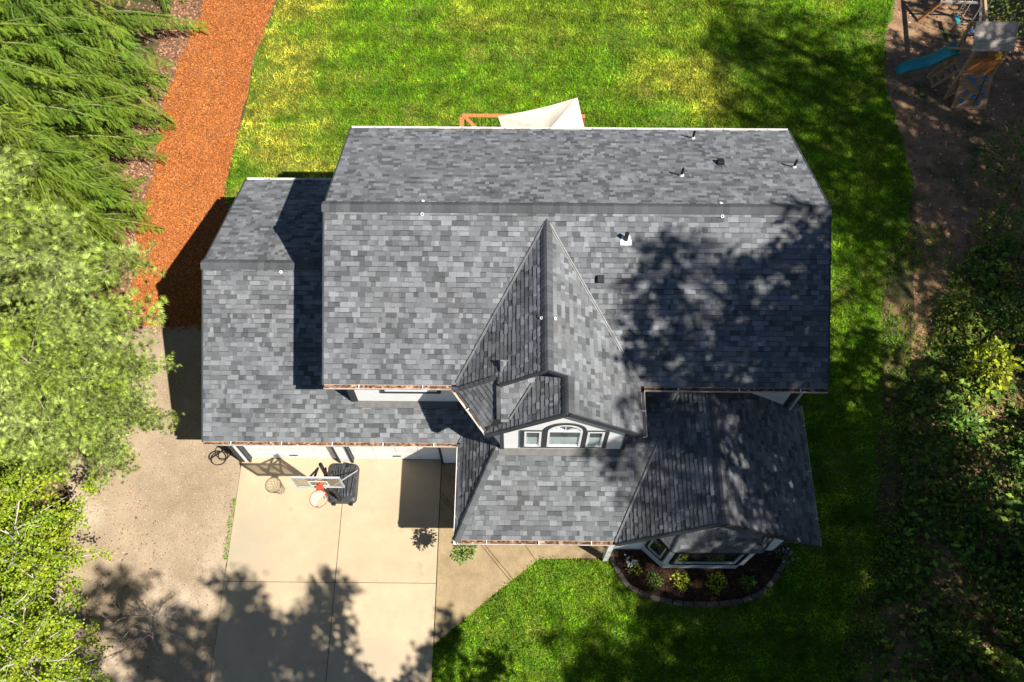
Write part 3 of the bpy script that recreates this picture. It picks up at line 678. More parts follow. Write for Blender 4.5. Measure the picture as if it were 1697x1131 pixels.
fr.box((bx0,by-.02,bz0),(bx1,by+.03,bz0+.045)); fr.box((bx0,by-.02,bz1-.045),(bx1,by+.03,bz1)); fr.box((bx0,by-.02,bz0+.045),(bx0+.045,by+.03,bz1-.045)); fr.box((bx1-.045,by-.02,bz0+.045),(bx1,by+.03,bz1-.045))
fr.build('frame', MT['greytone'], bd)
MB().box((bx0+.045,by,bz0+.045),(bx1-.045,by+.012,bz1-.045)).build('pane', MT['acrylic'], bd)
sq = MB()
for a, b in (((-.25,bz0+.12),(.25,bz0+.16)),((-.25,bz0+.48),(.25,bz0+.52)),((-.25,bz0+.16),(-.21,bz0+.48)),((.21,bz0+.16),(.25,bz0+.48))): sq.box((a[0],by-.008,a[1]),(b[0],by-.002,b[1]))
sq.build('target_square', MT['white'], bd)
for x in (-.2,.2):
    MB().bar((x,by+.05,3.05),(x*.5,.02,3.05),.05,.05).build('backboard_arm', MT['black'], hp_); MB().bar((x,by+.05,3.5),(x*.5,.04,3.0),.04,.04).build('backboard_arm', MT['black'], hp_)
    MB().box((x-.04,by+.013,bz0+.1),(x+.04,by+.05,bz1-.1)).build('backboard_bracket', MT['black'], bd)
rc = Vector((.0,by-.36,3.024))
MB().tube([rc+Vector((.2286*math.cos(t), .2286*math.sin(t), 0)) for t in np.linspace(0,2*math.pi,28,endpoint=False)], .011, 6, True).build('rim', MT['red'], hp_, smooth=True)
mb = MB(); mb.box((-.09,by-.12,2.97),(.09,by-.022,3.03)); mb.bar((-.06,by-.1,3.02),(-.10,by-.17,3.02),.03,.02); mb.bar((.06,by-.1,3.02),(.10,by-.17,3.02),.03,.02); mb.box((-.075,by-.025,2.9),(.075,by-.009,3.1)); mb.build('rim_bracket', MT['red'], hp_)
net = MB(); K = 12
for k in range(K):
    for sgn in (1, -1):
        pts = []
        for i in range(6):
            t = 2*math.pi*(k+sgn*i*.5)/K; r_ = .225-.022*i-(.012 if i == 3 else 0); pts.append(rc+Vector((r_*math.cos(t), r_*math.sin(t), -.075*i)))
        net.tube(pts, .006, 4)
net.build('net', MT['netcord'], hp_)

# ---------------------------------------------------------------- hose coil by the garage corner
pts = []
for i in range(110):
    t = i/110*2*math.pi*3.6; r_ = .21+.05*math.sin(t*.37+1); pts.append((-8.84+r_*math.cos(t)+.10*math.sin(t*.21), 8.62+r_*math.sin(t)*.85+.11*math.cos(t*.17), .02+.018*(i/110)*3+.012*math.sin(t*1.3)))
pts += [(-8.72,8.78,.1),(-8.78,8.9,.4),(-8.62,8.98,.7),(-8.4,8.8,.75)]
tag(MB().tube(pts, .013, 6).build('hose', MT['hose'], None, smooth=True), 'black hose coiled on the gravel at the garage corner', 'hose')

# ---------------------------------------------------------------- hanging basket at the porch corner
LEAFV = [(0,0,0),(.28,.5,.05),(0,1,-.08),(-.28,.5,.05)]; LEAFF = [(0,1,2,3)]
def leaf_ball(name, n, rx, ry, rz, lo_, hi_, m, parent=None, flat=.35, tones=(.5,.75,1,1.2,1.45), zmin=-.2, hollow=.4):
    d = nr.normal(size=(n,3)); d /= np.linalg.norm(d,axis=1,keepdims=True); d = d[d[:,2] > zmin]; n = len(d)
    lump = 1+.25*np.sin(d[:,0]*5+rx*30)*np.cos(d[:,1]*6+ry*17)
    p = d*(hollow+(1-hollow)*nr.random((n,1))**.6)*lump[:,None]*np.array([rx,ry,rz]); dr = d*np.array([1,1,flat])+nr.normal(size=(n,3))*.45
    v_, f_ = cloud(LEAFV, LEAFF, p, frames(dr, nr.uniform(-.7,.7,n)), nr.uniform(lo_,hi_,n))
    return mesh_obj(name, v_, f_, m, parent, tone=nr.choice(tones, n))
hb = empty('hanging_basket', (-1.37,5.40,1.80)); tag(hb, 'hanging basket of trailing green leaves under the front porch corner', 'hanging basket')
MB().tube([(0,0,-.16),(0,0,-.1),(0,0,.0),(0,0,.03)], [.07,.12,.17,.175], 14).build('pot', MT['tanwood'], hb)
leaf_ball('foliage', 420, .30,.30,.24,.06,.11, MT['greenleaf'], hb)
for k in range(3):
    t = 2.1*k; MB().tube([(.16*math.cos(t),.16*math.sin(t),.02),(0,.04,.62)], .004, 4).build('hanger_wire', MT['black'], hb)

# ---------------------------------------------------------------- flower bed plants
def bed_plant(name, x, y, r, m, label, cat='shrub', n=260, lo_=.05, hi_=.09):
    e = empty(name, (x,y,.012)); tag(e, label, cat)
    MB().tube([(0,0,0),(.01,0,r*.5)], [.02,.01], 6).build('stem', MT['bark_grey'], e)
    leaf_ball('foliage', n, r, r, r*.9, lo_, hi_, m, e, zmin=-.1); return e
bed_plant('shrub', 3.93,5.0,.22, MT['greenleaf'], 'small dark green shrub at the left of the flower bed, beside the white flowers')
bed_plant('shrub', 4.70,5.0,.25, MT['limeleaf'], 'lime green shrub with a small offshoot below it, under the bay window', n=330)
bed_plant('shrub', 5.68,4.98,.28, MT['limeleaf'], 'lime green shrub with ragged crown, under the right half of the bay window', n=350)
bed_plant('shrub', 6.56,4.97,.22, MT['greenleaf'], 'dull green shrub at the far right end of the row in the bed')
e = empty('flowering_plant', (3.38,5.40,.012)); tag(e, 'low plant with white and yellow flowers in the mulch bed', 'flowers')
leaf_ball('foliage', 220, .22,.28,.16,.04,.08, MT['greenleaf'], e)
for nm, m, k, ox, oy in (('white_bloom', 'petal', 34, -.06, .1), ('yellow_bloom', 'yellow', 22, .05, -.05)):
    p = np.stack([nr.normal(ox,.09,k), nr.normal(oy,.1,k), nr.uniform(.12,.2,k)], 1); d = nr.normal(size=(k,3))*.5+np.array([0,0,.2])
    v_, f_ = cloud([(0,0,0),(.5,.5,.1),(0,1,0),(-.5,.5,.1)], [(0,1,2,3)], p, frames(d), nr.uniform(.05,.08,k)); mesh_obj(nm, v_, f_, MT[m], e, tone=nr.uniform(.7,1.2,k))['kind'] = 'stuff'
e = empty('flowering_plant', (7.75,5.85,.012)); tag(e, 'sprawling dark shrub with pale sprigs at the right end of the bed', 'shrub')
leaf_ball('foliage', 300, .42,.4,.3,.04,.09, MT['shadeleaf'], e)
k = 26; p = np.stack([nr.normal(0,.24,k), nr.normal(0,.22,k), nr.uniform(.2,.36,k)], 1); d = nr.normal(size=(k,3))*.5
v_, f_ = cloud([(0,0,0),(.18,.5,.1),(0,1,0),(-.18,.5,.1)], [(0,1,2,3)], p, frames(d), nr.uniform(.06,.13,k)); mesh_obj('pale_sprig', v_, f_, MT['petal'], e, tone=nr.uniform(.4,.8,k))
k = 3200; p = np.stack([nr.uniform(2.8,7.9,k), nr.uniform(4.3,6.3,k)], 1); p = p[in_poly(p[:,0],p[:,1],BED)]; k = len(p)
v_, f_ = cloud([(-.2,-.5,0),(.2,-.5,.05),(.2,.5,0),(-.2,.5,.1)], [(0,1,2,3)], np.c_[p, nr.uniform(.012,.035,k)], frames(np.c_[nr.normal(size=(k,2)), nr.normal(size=k)*.2]), nr.uniform(.03,.08,k))
mesh_obj('bark_mulch', v_, f_, MT['bedchip'], None, tone=nr.uniform(.4,1.9,k))['kind'] = 'stuff'

# ---------------------------------------------------------------- deck behind the house: railing, umbrella, potted plant
dk = empty('deck', (0,18.4,0)); tag(dk, 'low cedar deck with railing behind the back eave', 'deck')
for i in range(28):
    y = 16.46-18.4+i*.142; MB().box((-1.95,y,.30),(2.3,y+.135,.335)).build('deck_board', MT['tanwood'], dk)
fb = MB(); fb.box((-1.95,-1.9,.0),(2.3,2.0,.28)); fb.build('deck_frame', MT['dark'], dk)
RY = 2.03
MB().bar((-1.93,RY,1.32),(2.3,RY,1.32),.15,.04).build('top_rail', MT['cedar'], dk); MB().bar((-1.93,RY-.08,1.325),(-1.93,-1.9,1.325),.15,.04).build('top_rail', MT['cedar'], dk)
MB().bar((-1.85,RY-.06,1.35),(-1.15,RY-.9,1.35),.13,.035).build('corner_rail', MT['cedar'], dk)
MB().bar((-1.93,RY,.45),(2.3,RY,.45),.05,.08).build('bottom_rail', MT['cedar'], dk)
for x in (-1.93,-.1,1.2,2.25): MB().box((x-.05,RY-.05,.34),(x+.05,RY+.05,1.30)).build('post', MT['cedar'], dk)
for i in range(29):
    x = -1.82+i*.14; MB().box((x-.01,RY-.01,.49),(x+.01,RY+.01,1.30)).build('baluster', MT['black'], dk)
for i in range(26):
    y = RY-.2-i*.14; MB().box((-1.94,y-.01,.40),(-1.92,y+.01,1.30)).build('baluster', MT['black'], dk)
um = empty('patio_umbrella', (.95,18.49,.335)); tag(um, 'large square cream patio umbrella open over the deck', 'umbrella')
c1, c2 = Vector((-.67-.95,19.52-18.49,2.07)), Vector((1.96-.95,20.32-18.49,2.07)); c3, c4 = Vector((-c1.x,-c1.y,2.07)), Vector((-c2.x,-c2.y,2.07)); ap = Vector((0,0,2.62))
cs = [c1,c2,c3,c4]; v, f = [], []
for i in range(4):
    p, q = cs[i], cs[(i+1) % 4]; b = len(v); N = 6
    for s_ in range(N+1):
        t = s_/N
        for r_ in range(N+1):
            u_ = r_/N; e_ = p.lerp(q, u_); x = ap.lerp(e_, t); x = x-Vector((0,0,.10*math.sin(math.pi*t)*math.sin(math.pi*u_)))-Vector((0,0,.0)); x = x*(1)-Vector((e_.x,e_.y,0))*(.05*t*math.sin(math.pi*u_)); v.append(x)
    for s_ in range(N):
        for r_ in range(N): a0 = b+s_*(N+1)+r_; f.append((a0,a0+1,a0+N+2,a0+N+1))
cn = mesh_obj('canopy', v, f, MT['canvas'], um); so = cn.modifiers.new('thickness','SOLIDIFY'); so.thickness = .006
for c in cs: MB().bar(ap-Vector((0,0,.05)), c*.97+Vector((0,0,-.03))+Vector((0,0,.06)), .025,.02).build('rib', MT['steel'], um)
MB().tube([(0,0,0),(0,0,2.6)], .028, 10).build('pole', MT['steel'], um); MB().tube([(0,0,0),(0,0,.08)], .3, 16).build('base', MT['black'], um)
pp = empty('potted_plant', (-1.12,19.95,.335)); tag(pp, 'spiky strap leaved plant in a pot on the deck', 'plant')
MB().tube([(0,0,0),(0,0,.3),(0,0,.42)], [.15,.2,.21], 14).build('pot', MT['black'], pp)
for k in range(46):
    t = rnd.uniform(0,6.28); L = rnd.uniform(.6,1.05); el = rnd.uniform(.3,1.4); d = Vector((math.cos(t)*math.cos(el),math.sin(t)*math.cos(el),math.sin(el))); s = Vector((-math.sin(t),math.cos(t),0))*.02
    a, v = Vector((0,0,.42)), []
    for i in range(6):
        u_ = i/5; c = a+d*L*u_-Vector((0,0,.35*u_*u_*L*(1.2-el*.5))); w = s*(1-u_)*1.1+s*.08; v += [c-w, c+Vector((0,0,-.008)), c+w]
    mesh_obj('strap_leaf', v, [(i*3+j,i*3+j+1,i*3+j+4,i*3+j+3) for i in range(5) for j in range(2)], MT['greenleaf'] if k % 3 else MT['limeleaf'], pp, tone=[rnd.uniform(.8,1.6)]*10)

# ---------------------------------------------------------------- play set by the trees
ps = empty('play_set', (16.1,22.9,0)); tag(ps, 'wooden play fort with plank roof, climbing wall, ladder and slide', 'play set')
O = Vector((16.1,22.9,0))
def L_(x, y, z): return Vector((x,y,z))-O
X0, X1, Y0, Y1 = 15.55, 16.65, 22.42, 23.45
for x in (X0,X1):
    for y in (Y0,Y1): MB().box(L_(x-.045,y-.045,0), L_(x+.045,y+.045,2.62)).build('post', MT['tanwood'], ps)
for i in range(8): y = Y0+i*.13; MB().box(L_(X0-.04,y,1.34), L_(X1+.04,y+.12,1.37)).build('floor_board', MT['tanwood'], ps)
for i in range(5):
    z = 1.40+i*.135; MB().box(L_(X0+.05,Y0-.03,z), L_(X1-.05,Y0-.005,z+.125)).build('wall_plank', MT['cedar'], ps)
for i in range(4):
    z = 1.40+i*.135; MB().box(L_(X1+.01,Y0+.05,z), L_(X1+.035,Y1-.05,z+.125)).build('wall_plank', MT['cedar'], ps)
MB().box(L_(X0-.06,Y0-.07,2.08), L_(X1+.06,Y0+.02,2.12)).build('rail', MT['cedar'], ps)
MB().box(L_(X0-.05,Y1-.03,2.08), L_(X1+.05,Y1+.04,2.12)).build('rail', MT['cedar'], ps)
for sy in (-1, 1):                                                   # plank roof
    for i in range(6):
        t0, t1 = i/6, (i+1)/6-.012; yr, zr_ = 22.93, 3.26
        a = L_(15.33, yr+sy*t0*.66, zr_-t0*.66+.012*(i % 2)); b = L_(15.33, yr+sy*t1*.66, zr_-t1*.66-.02+.012*(i % 2)); w = Vector((1.42,0,0)); h = Vector((0,0,-.022))
        MB().prism([a,b,b+w,a+w], h).build('roof_plank', MT['greywood'], ps)
MB().tube([L_(16.42,22.50,2.12),L_(16.42,22.44,2.2),L_(16.38,22.28,2.36)], [.05,.07,.09], 10).build('telescope', MT['yplastic'], ps)
# climbing wall, a leaning board face with blue holds
A0, A1, B0, B1 = L_(15.70,22.00,.02), L_(16.93,21.93,.02), L_(15.58,22.36,1.40), L_(16.64,22.36,1.40)
for i in range(9):
    t0, t1 = i/9, (i+1)/9-.008; q = [A0.lerp(B0,t0), A1.lerp(B1,t0), A1.lerp(B1,t1), A0.lerp(B0,t1)]
    MB().prism(q, (0,.03,.008)).build('climbing_board', MT['tanwood'], ps)
nn = (A1-A0).cross(B0-A0).normalized()
for u_, t in ((.28,.93),(.42,.80),(.78,.87),(.70,.62),(.30,.48),(.82,.42),(.55,.34),(.22,.22),(.74,.18)):
    c = A0.lerp(A1,u_).lerp(B0.lerp(B1,u_),t); mb = MB()
    mb.tube([c, c+nn*.03, c+nn*.07, c+nn*.085], [.075,.085,.06,.02], 8); o = mb.build('climbing_hold', MT['blue'], ps, smooth=True)
MB().tube([L_(16.42,22.32,1.42),L_(16.43,22.24,1.0),L_(16.46,22.10,.55),L_(16.40,21.98,.2)], .012, 5).build('climbing_rope', MT['black'], ps)
# ladder
la, lb, lc, ld_ = L_(15.12,23.35,.02), L_(15.15,22.95,.02), L_(15.55,23.02,1.34), L_(15.58,22.62,1.34)
MB().bar(la, lc, .04,.09).build('ladder_rail', MT['tanwood'], ps); MB().bar(lb, ld_, .04,.09).build('ladder_rail', MT['tanwood'], ps)
for t in (.08,.31,.54,.77,.96): MB().bar(la.lerp(lc,t), lb.lerp(ld_,t), .11,.035).build('ladder_step', MT['tanwood'], ps)
# slide
s0, s1, s2, s3 = L_(15.62,23.66,1.34), L_(15.66,23.22,1.34), L_(13.95,23.73,.16), L_(13.93,23.34,.16); v, f = [], []; N = 14
for i in range(N+1):
    t = i/N; a = s0.lerp(s2,t); b = s1.lerp(s3,t); wz = .07*math.sin(t*math.pi*3)+(.10*(1-t) if t < .15 else 0); d = (b-a)
    for k_, h in ((-.06,.13),(0,.15),(.08,.02),(.5,.0),(.92,.02),(1,.15),(1.06,.13)): p = a+d*k_; v.append(p+Vector((0,0,h+wz)))
    for k_ in (1.0,.0): v.append(a+d*k_+Vector((0,0,-.03+wz)))
n = 9
for i in range(N): f += [(i*n+k, i*n+(k+1) % n, (i+1)*n+(k+1) % n, (i+1)*n+k) for k in range(n)]
f += [tuple(range(n)), tuple(reversed(range(N*n,N*n+n)))]
mesh_obj('slide', v, f, MT['teal'], ps, smooth=True)
for a, b in (((15.1,23.45,.0),(15.55,23.45,1.2)),((15.5,22.4,.1),(15.9,22.2,.9))): MB().bar(L_(*a), L_(*b), .06,.06).build('brace', MT['tanwood'], ps)
MB().bar(L_(15.35,23.6,1.35),L_(15.6,22.75,2.2),.07,.07).build('brace', MT['tanwood'], ps); MB().bar(L_(15.75,23.9,2.3),L_(15.5,23.0,1.7),.07,.07).build('brace', MT['tanwood'], ps)
MB().bar(L_(15.30,26.24,0),L_(16.55,26.2,2.45),.09,.09).build('swing_leg', MT['cedar'], ps); MB().bar(L_(17.62,26.1,0),L_(16.65,26.2,2.45),.09,.09).build('swing_leg', MT['greywood'], ps)
MB().bar(L_(15.72,26.2,1.0),L_(17.2,26.15,1.0),.04,.09).build('swing_brace', MT['greywood'], ps); MB().bar(L_(16.6,26.3,2.45),L_(16.2,23.4,2.35),.09,.14).build('swing_beam', MT['tanwood'], ps)
for x, y, z, m in ((16.48,25.8,.5,'teal'),(16.72,25.1,.72,'blue')):
    sw = empty('swing', (x,y,z)); tag(sw, 'teal swing seat hanging from the play set beam' if m == 'teal' else 'blue swing seat nearest the fort wall', 'swing')
    MB().box((-.08,-.23,0),(.08,.23,.035)).build('seat', MT[m], sw, bevel=.012)
    for yy in (-.2,.2): MB().tube([(0,yy,.03),(.02,yy*.9,2.4-z)], .009, 5).build('rope', MT['netcord'], sw)

# ---------------------------------------------------------------- lawn grass, bark chips, pebbles
def scatter_xy(poly, n, box, excl=()):
    p = np.stack([nr.uniform(box[0],box[1],n), nr.uniform(box[2],box[3],n)], 1); k = in_poly(p[:,0],p[:,1],poly)
    for e_ in excl: k &= ~in_poly(p[:,0],p[:,1],e_)
    return p[k]
FOOT = [(-8.1,8.5),(7.2,8.5),(7.2,16.3),(-8.1,16.3)]; WING = [(2.8,5.95),(7.4,5.95),(7.4,9),(2.8,9)]; DECKP = [(-1.9,16.4),(2.25,16.4),(2.25,20.3),(-1.9,20.3)]
LAWNW = LAWN0[:17]+[(8.8,-8),(9.9,2.4),(12.2,6),(13.2,9),(14.2,12.7),(14.6,15.9),(14.4,17)]+LAWN0[-7:]
g = scatter_xy(rough_poly(LAWNW,.1,.4,5), 680000, (-10.3,15,.5,28.3), (FOOT, WING, BED, DECKP))
x, y = g[:,0], g[:,1]
right = np.clip((x-8.6-.17*(y-8))/4.2, 0, 1)*np.clip((20-y)/3,.25,1)                          # worn towards the trees
wear = fbm(x, y, .55); keep = nr.random(len(x)) < np.clip(1.25-right*1.0-np.clip((wear-.56)*3, 0, .75), .06, 1)
edgew = np.clip((-8.2-x)/1.7, 0, 1)*(y > 15); keep &= nr.random(len(x)) > edgew*.35*(fbm(x,y,1.1) > .45)
g = g[keep]; x, y = g[:,0], g[:,1]; n = len(g)
dry = np.clip((fbm(x, y, .42)-.57)*2.2, 0, .45)+np.clip((fbm(x+40, y*2.2, 1.3)-.55)*1.2, 0, .3)+1.1*np.clip((-6.2-x)/2.4, 0, 1)*(y > 15)*np.clip(fbm(x,y,.7)*3-.8,0,1)
for px_, py_, r_ in ((.4,26.2,2.2),(4.9,26.6,1.6),(6.2,23.2,1.5),(7.4,22.0,1.2),(-7.4,20.6,1.3),(-7,18.7,1.0)): dry += .38*np.exp(-((x-px_)**2+(y-py_)**2)/r_**2)
dry -= .35*np.exp(-((x+2.5)/3.5)**2-((y-18.5)/1.8)**2); dry = np.clip(dry+nr.normal(0,.15,n), 0, 1)
mow = 1+.22*np.sign(np.sin(y*5.2+.4*np.sin(x*.3)))*np.clip(fbm(x*.2,y,1.0),0,1)
mow *= 1+.3*((y*1.05+.12*np.sin(x*.25)) % 1 < .09)*(fbm(x*.15,y*3,1.)>.4)
clump = .25+1.5*fbm(x, y, 3.1)*(.5+fbm(x+9, y, 8.0))
tone = np.clip(clump*mow*nr.uniform(.6,1.45,n), .3, 2.0)
tone *= np.clip(.72+.65*fbm(x, y*1.6, .9), .6, 1.3)
d = np.stack([nr.normal(0,.55,n), nr.normal(0,.55,n), np.ones(n)*.8], 1)
v_, f_ = cloud([(-.13,0,0),(.13,0,0),(0,1,.12)], [(0,1,2)], np.c_[g, np.full(n,-.014)], frames(d, nr.uniform(-3,3,n)), nr.uniform(.07,.14,n))
mesh_obj('grass', v_, f_, MT['grass'], None, tone=tone, dry=dry)['kind'] = 'stuff'
CHIPV = [(-.3,-.5,0),(.3,-.5,.08),(.3,.5,.02),(-.3,.5,.1)]; CHIPF = [(0,1,2,3)]
def chips(name, poly, n, box, m, lo_, hi_, excl=(), tones=(.35,.6,.8,1,1.2,1.5), z=0.0):
    p = scatter_xy(poly, n, box, excl); k = len(p)
    v_, f_ = cloud(CHIPV, CHIPF, np.c_[p, nr.uniform(0,.025,k)+z], frames(np.c_[nr.normal(size=(k,2)), nr.normal(size=k)*.3], nr.normal(0,.35,k)), nr.uniform(lo_,hi_,k))
    o = mesh_obj(name, v_, f_, m, None, tone=nr.choice(tones, k)); o['kind'] = 'stuff'; return o
chips('bark_chips', rough_poly(PATH,.1,.2,2,4), 110000, (-13.3,-8.2,12.7,29), MT['barkchip'], .016, .048, (), (.3,.55,.8,.95,1.1,1.3,1.9))
chips('faded_bark_chips', BROWN, 26000, (-14.3,-8.2,12.6,29), MT['brownchip'], .03, .09, (PATH,))
chips('pebbles', GRAVEL, 9000, (-13.7,-8.3,1,12.9), mat('pebble_stone', (.42,.33,.24), .9, .3, 12, tone=True), .015, .04, (), (.5,.8,1,1.15,1.35))
chips('leaf_litter', DIRT, 9000, (9,22,1,28.5), MT['brownchip'], .03, .09, (LAWN0,), (.3,.5,.8,1.3,2.2), -.02)
chips('forest_litter', [(-30,-6),(-12.6,-6),(-13.2,8),(-13.4,12),(-14,17),(-13.8,30),(-30,30)], 14000, (-24,-12.4,1,29), MT['brownchip'], .05, .14, (), (.25,.4,.7,1,1.4), -.03)
chips('fallen_leaves', [(-13.2,.5),(-9.5,.5),(-10.5,7),(-13.2,10)], 900, (-13.4,-9.4,.5,10), MT['brownchip'], .03, .07, (), (.4,.8,1.1,1.6), .01)
e = scatter_xy([(-8.32,5.5),(-8.2,5.5),(-8.2,7.3),(-8.32,7.3)], 9000, (-8.4,-8.1,5.4,7.4)); n = len(e)   # weeds along the slab
v_, f_ = cloud([(-.13,0,0),(.13,0,0),(0,1,.12)], [(0,1,2)], np.c_[e[:260], np.zeros(min(n,260))], frames(np.stack([nr.normal(0,.6,min(n,260)),nr.normal(0,.6,min(n,260)),np.ones(min(n,260))*.7],1)), nr.uniform(.05,.1,min(n,260)))
mesh_obj('weeds', v_, f_, MT['grass'], None, tone=nr.uniform(.6,1.3,min(n,260)), dry=np.zeros(min(n,260)))['kind'] = 'stuff'

# ---------------------------------------------------------------- trees
def fir_parts(h, Rm, nb, seed, z0=.10, ss=1.0, step=.17):
    r_ = np.random.default_rng(seed); limbs = MB()
    limbs.tube([(0,0,-.1),(.03,0,h*.4),(0,.04,h*.8),(0,0,h*.985)], [h*.02,h*.014,h*.006,.012], 8)
    pos, dr, sc, tn = [], [], [], []
    for i in range(nb):
        u_ = ((i+.5)/nb)**1.05; z = h*(z0+(.98-z0)*u_); L = (Rm*((1-z/h)/(1-z0))**.72+.25)*r_.uniform(.75,1.12); az = i*2.39996+r_.normal(0,.2)
        o = np.array([math.cos(az),math.sin(az),0]); sd = np.array([-o[1],o[0],0]); dz_ = r_.uniform(.05,.2); dp = r_.uniform(.3,.5); bend = r_.normal(0,.10)
        pt = lambda t: o*L*t+sd*bend*L*t*t+np.array([0,0,z+dz_*L*t-dp*L*t*t])
        limbs.tube([pt(t) for t in (0,.25,.5,.75,1)], [.008*L+.005,.006*L+.004,.004*L+.003,.003*L+.002,.003], 4)
        ns = max(3, int(L/step)); bt = r_.uniform(.75,1.2)
        for k in range(ns):
            t = .12+.88*(k+.5)/ns; b = pt(t); fw = pt(min(t+.05,1.05))-b; fw /= np.linalg.norm(fw)
            for sg in (-1,1):
                lt = (.18+.34*L*.42*(1-t)**.8)*r_.uniform(.7,1.2); td = sd*sg*.85+fw*.6+np.array([0,0,-.2]); td /= np.linalg.norm(td); m_ = max(1, int(lt/(step*1.05)))
                for q in range(m_):
                    s_ = (q+.6)/m_*lt; p = b+td*s_-np.array([0,0,.25*s_*s_])
                    dd = td*.45+fw*.15+np.array([0,0,-.75])+r_.normal(0,.22,3); pos.append(p); dr.append(dd); sc.append(ss*r_.uniform(.34,.62)); tn.append(bt*r_.uniform(.6,1.35)*(.8+.35*t))
            pos.append(b); dr.append(fw+np.array([0,0,-.2])); sc.append(ss*r_.uniform(.28,.42)); tn.append(bt*1.2)
        pos.append(pt(1.)); dr.append(o+np.array([0,0,-.4])); sc.append(.3); tn.append(1.4)
    tv, tf = [], []
    for k in range(7):
        y0 = .04+.125*k; ln = .25*(1-.09*k)*(1.15 if k % 2 else .85)
        for sg in (-1,1): b = len(tv); tv += [(0,y0-.04,0),(0,y0+.085,0),(sg*ln,y0+.22,-.06)]; tf.append((b,b+1,b+2) if sg > 0 else (b+1,b,b+2))
    b = len(tv); tv += [(-.05,.85,0),(.05,.85,0),(0,1.1,-.03)]; tf.append((b,b+1,b+2))
    n = len(pos); v_, f_ = cloud(tv, tf, np.array(pos), frames(np.array(dr), r_.uniform(-.5,.5,n)), np.array(sc))
    return limbs, v_, f_, np.repeat(np.array(tn), len(tf))
def pine_parts(h, Rm, nb, seed):
    r_ = np.random.default_rng(seed); limbs = MB()
    limbs.tube([(0,0,-.1),(.08,.05,h*.35),(-.05,.1,h*.7),(0,0,h)], [h*.022,h*.016,h*.009,.02], 8)
    pos, dr, sc, tn = [], [], [], []
    for i in range(nb):
        u_ = (i+.5)/nb; z = h*(.14+.84*u_); L = Rm*(math.sin(math.pi*min(1,(.18+.86*(1-u_))*.75)))*r_.uniform(.6,1.15)+.25; az = i*2.39996+r_.normal(0,.25)
        o = np.array([math.cos(az),math.sin(az),0]); sd = np.array([-o[1],o[0],0]); ri = r_.uniform(.0,.35)+.3*u_; bend = r_.normal(0,.18)
        pt = lambda t: o*L*t+sd*bend*L*t*t+np.array([0,0,z+ri*L*t-.18*L*t*t])
        limbs.tube([pt(t) for t in (0,.3,.6,1)], [.011*L+.008,.008*L+.006,.005*L+.004,.005], 5)
        ns = max(4, int(L/.24)); bt = r_.uniform(.8,1.2)
        for k in range(ns):
            t = .3+.7*(k+.6)/ns; b = pt(t); fw = pt(min(t+.05,1.05))-b; fw /= np.linalg.norm(fw)
            for sg in (-1,1):
                lt = (.22+.30*L*(1-t*.75))*r_.uniform(.6,1.15); td = sd*sg*r_.uniform(.6,1)+fw*.75+np.array([0,0,r_.uniform(-.1,.45)]); td /= np.linalg.norm(td)
                e_ = b+td*lt; limbs.tube([b, b+td*lt*.5+np.array([0,0,-.03]), e_], [.006,.005,.003], 4); m_ = max(2, int(lt/.10))
                for q in range(m_):
                    s_ = lt*(.05+.95*(q+1)/m_); jit = r_.normal(0,.07,3)+np.array([0,0,.05]); pos.append(b+td*s_+jit); dr.append(td*.6+np.array([0,0,.55])+r_.normal(0,.35,3)); sc.append(r_.uniform(.12,.20)); tn.append(bt*r_.choice([.3,.5,.8,1.05,1.35,1.7]))
                    if q % 2: pos.append(b+td*s_+r_.normal(0,.12,3)); dr.append(td*.4+r_.normal(0,.6,3)+np.array([0,0,.4])); sc.append(r_.uniform(.11,.17)); tn.append(bt*r_.uniform(.5,1.2))
        for q in range(int(L/.16)): t = r_.uniform(.1,1); pos.append(pt(t)+r_.normal(0,.07,3)+np.array([0,0,.07])); dr.append(np.array([0,0,.7])+r_.normal(0,.5,3)); sc.append(r_.uniform(.12,.18)); tn.append(bt*r_.uniform(.6,1.3))
        for q in range(3): pos.append(pt(1.)+r_.normal(0,.06,3)); dr.append(o*.8+np.array([0,0,.5])+r_.normal(0,.3,3)); sc.append(.18); tn.append(bt*1.3)
    tv, tf = [], []
    for k in range(22):
        a = k*2.39996; e_ = .05+1.35*((k+.5)/22); d = np.array([math.sin(e_)*math.cos(a), math.cos(e_), math.sin(e_)*math.sin(a)]); s_ = np.cross(d, [.3,.2,1.]); s_ = s_/np.linalg.norm(s_)*.055
        b = len(tv); tv += [tuple(d*.08-s_), tuple(d*.08+s_), tuple(d*1.0)]; tf.append((b,b+1,b+2))
    n = len(pos); v_, f_ = cloud(tv, tf, np.array(pos), frames(np.array(dr), r_.uniform(-3,3,n)), np.array(sc))
    return limbs, v_, f_, np.repeat(np.array(tn), len(tf))*np.tile(r_.uniform(.75,1.25,len(tf)), n)
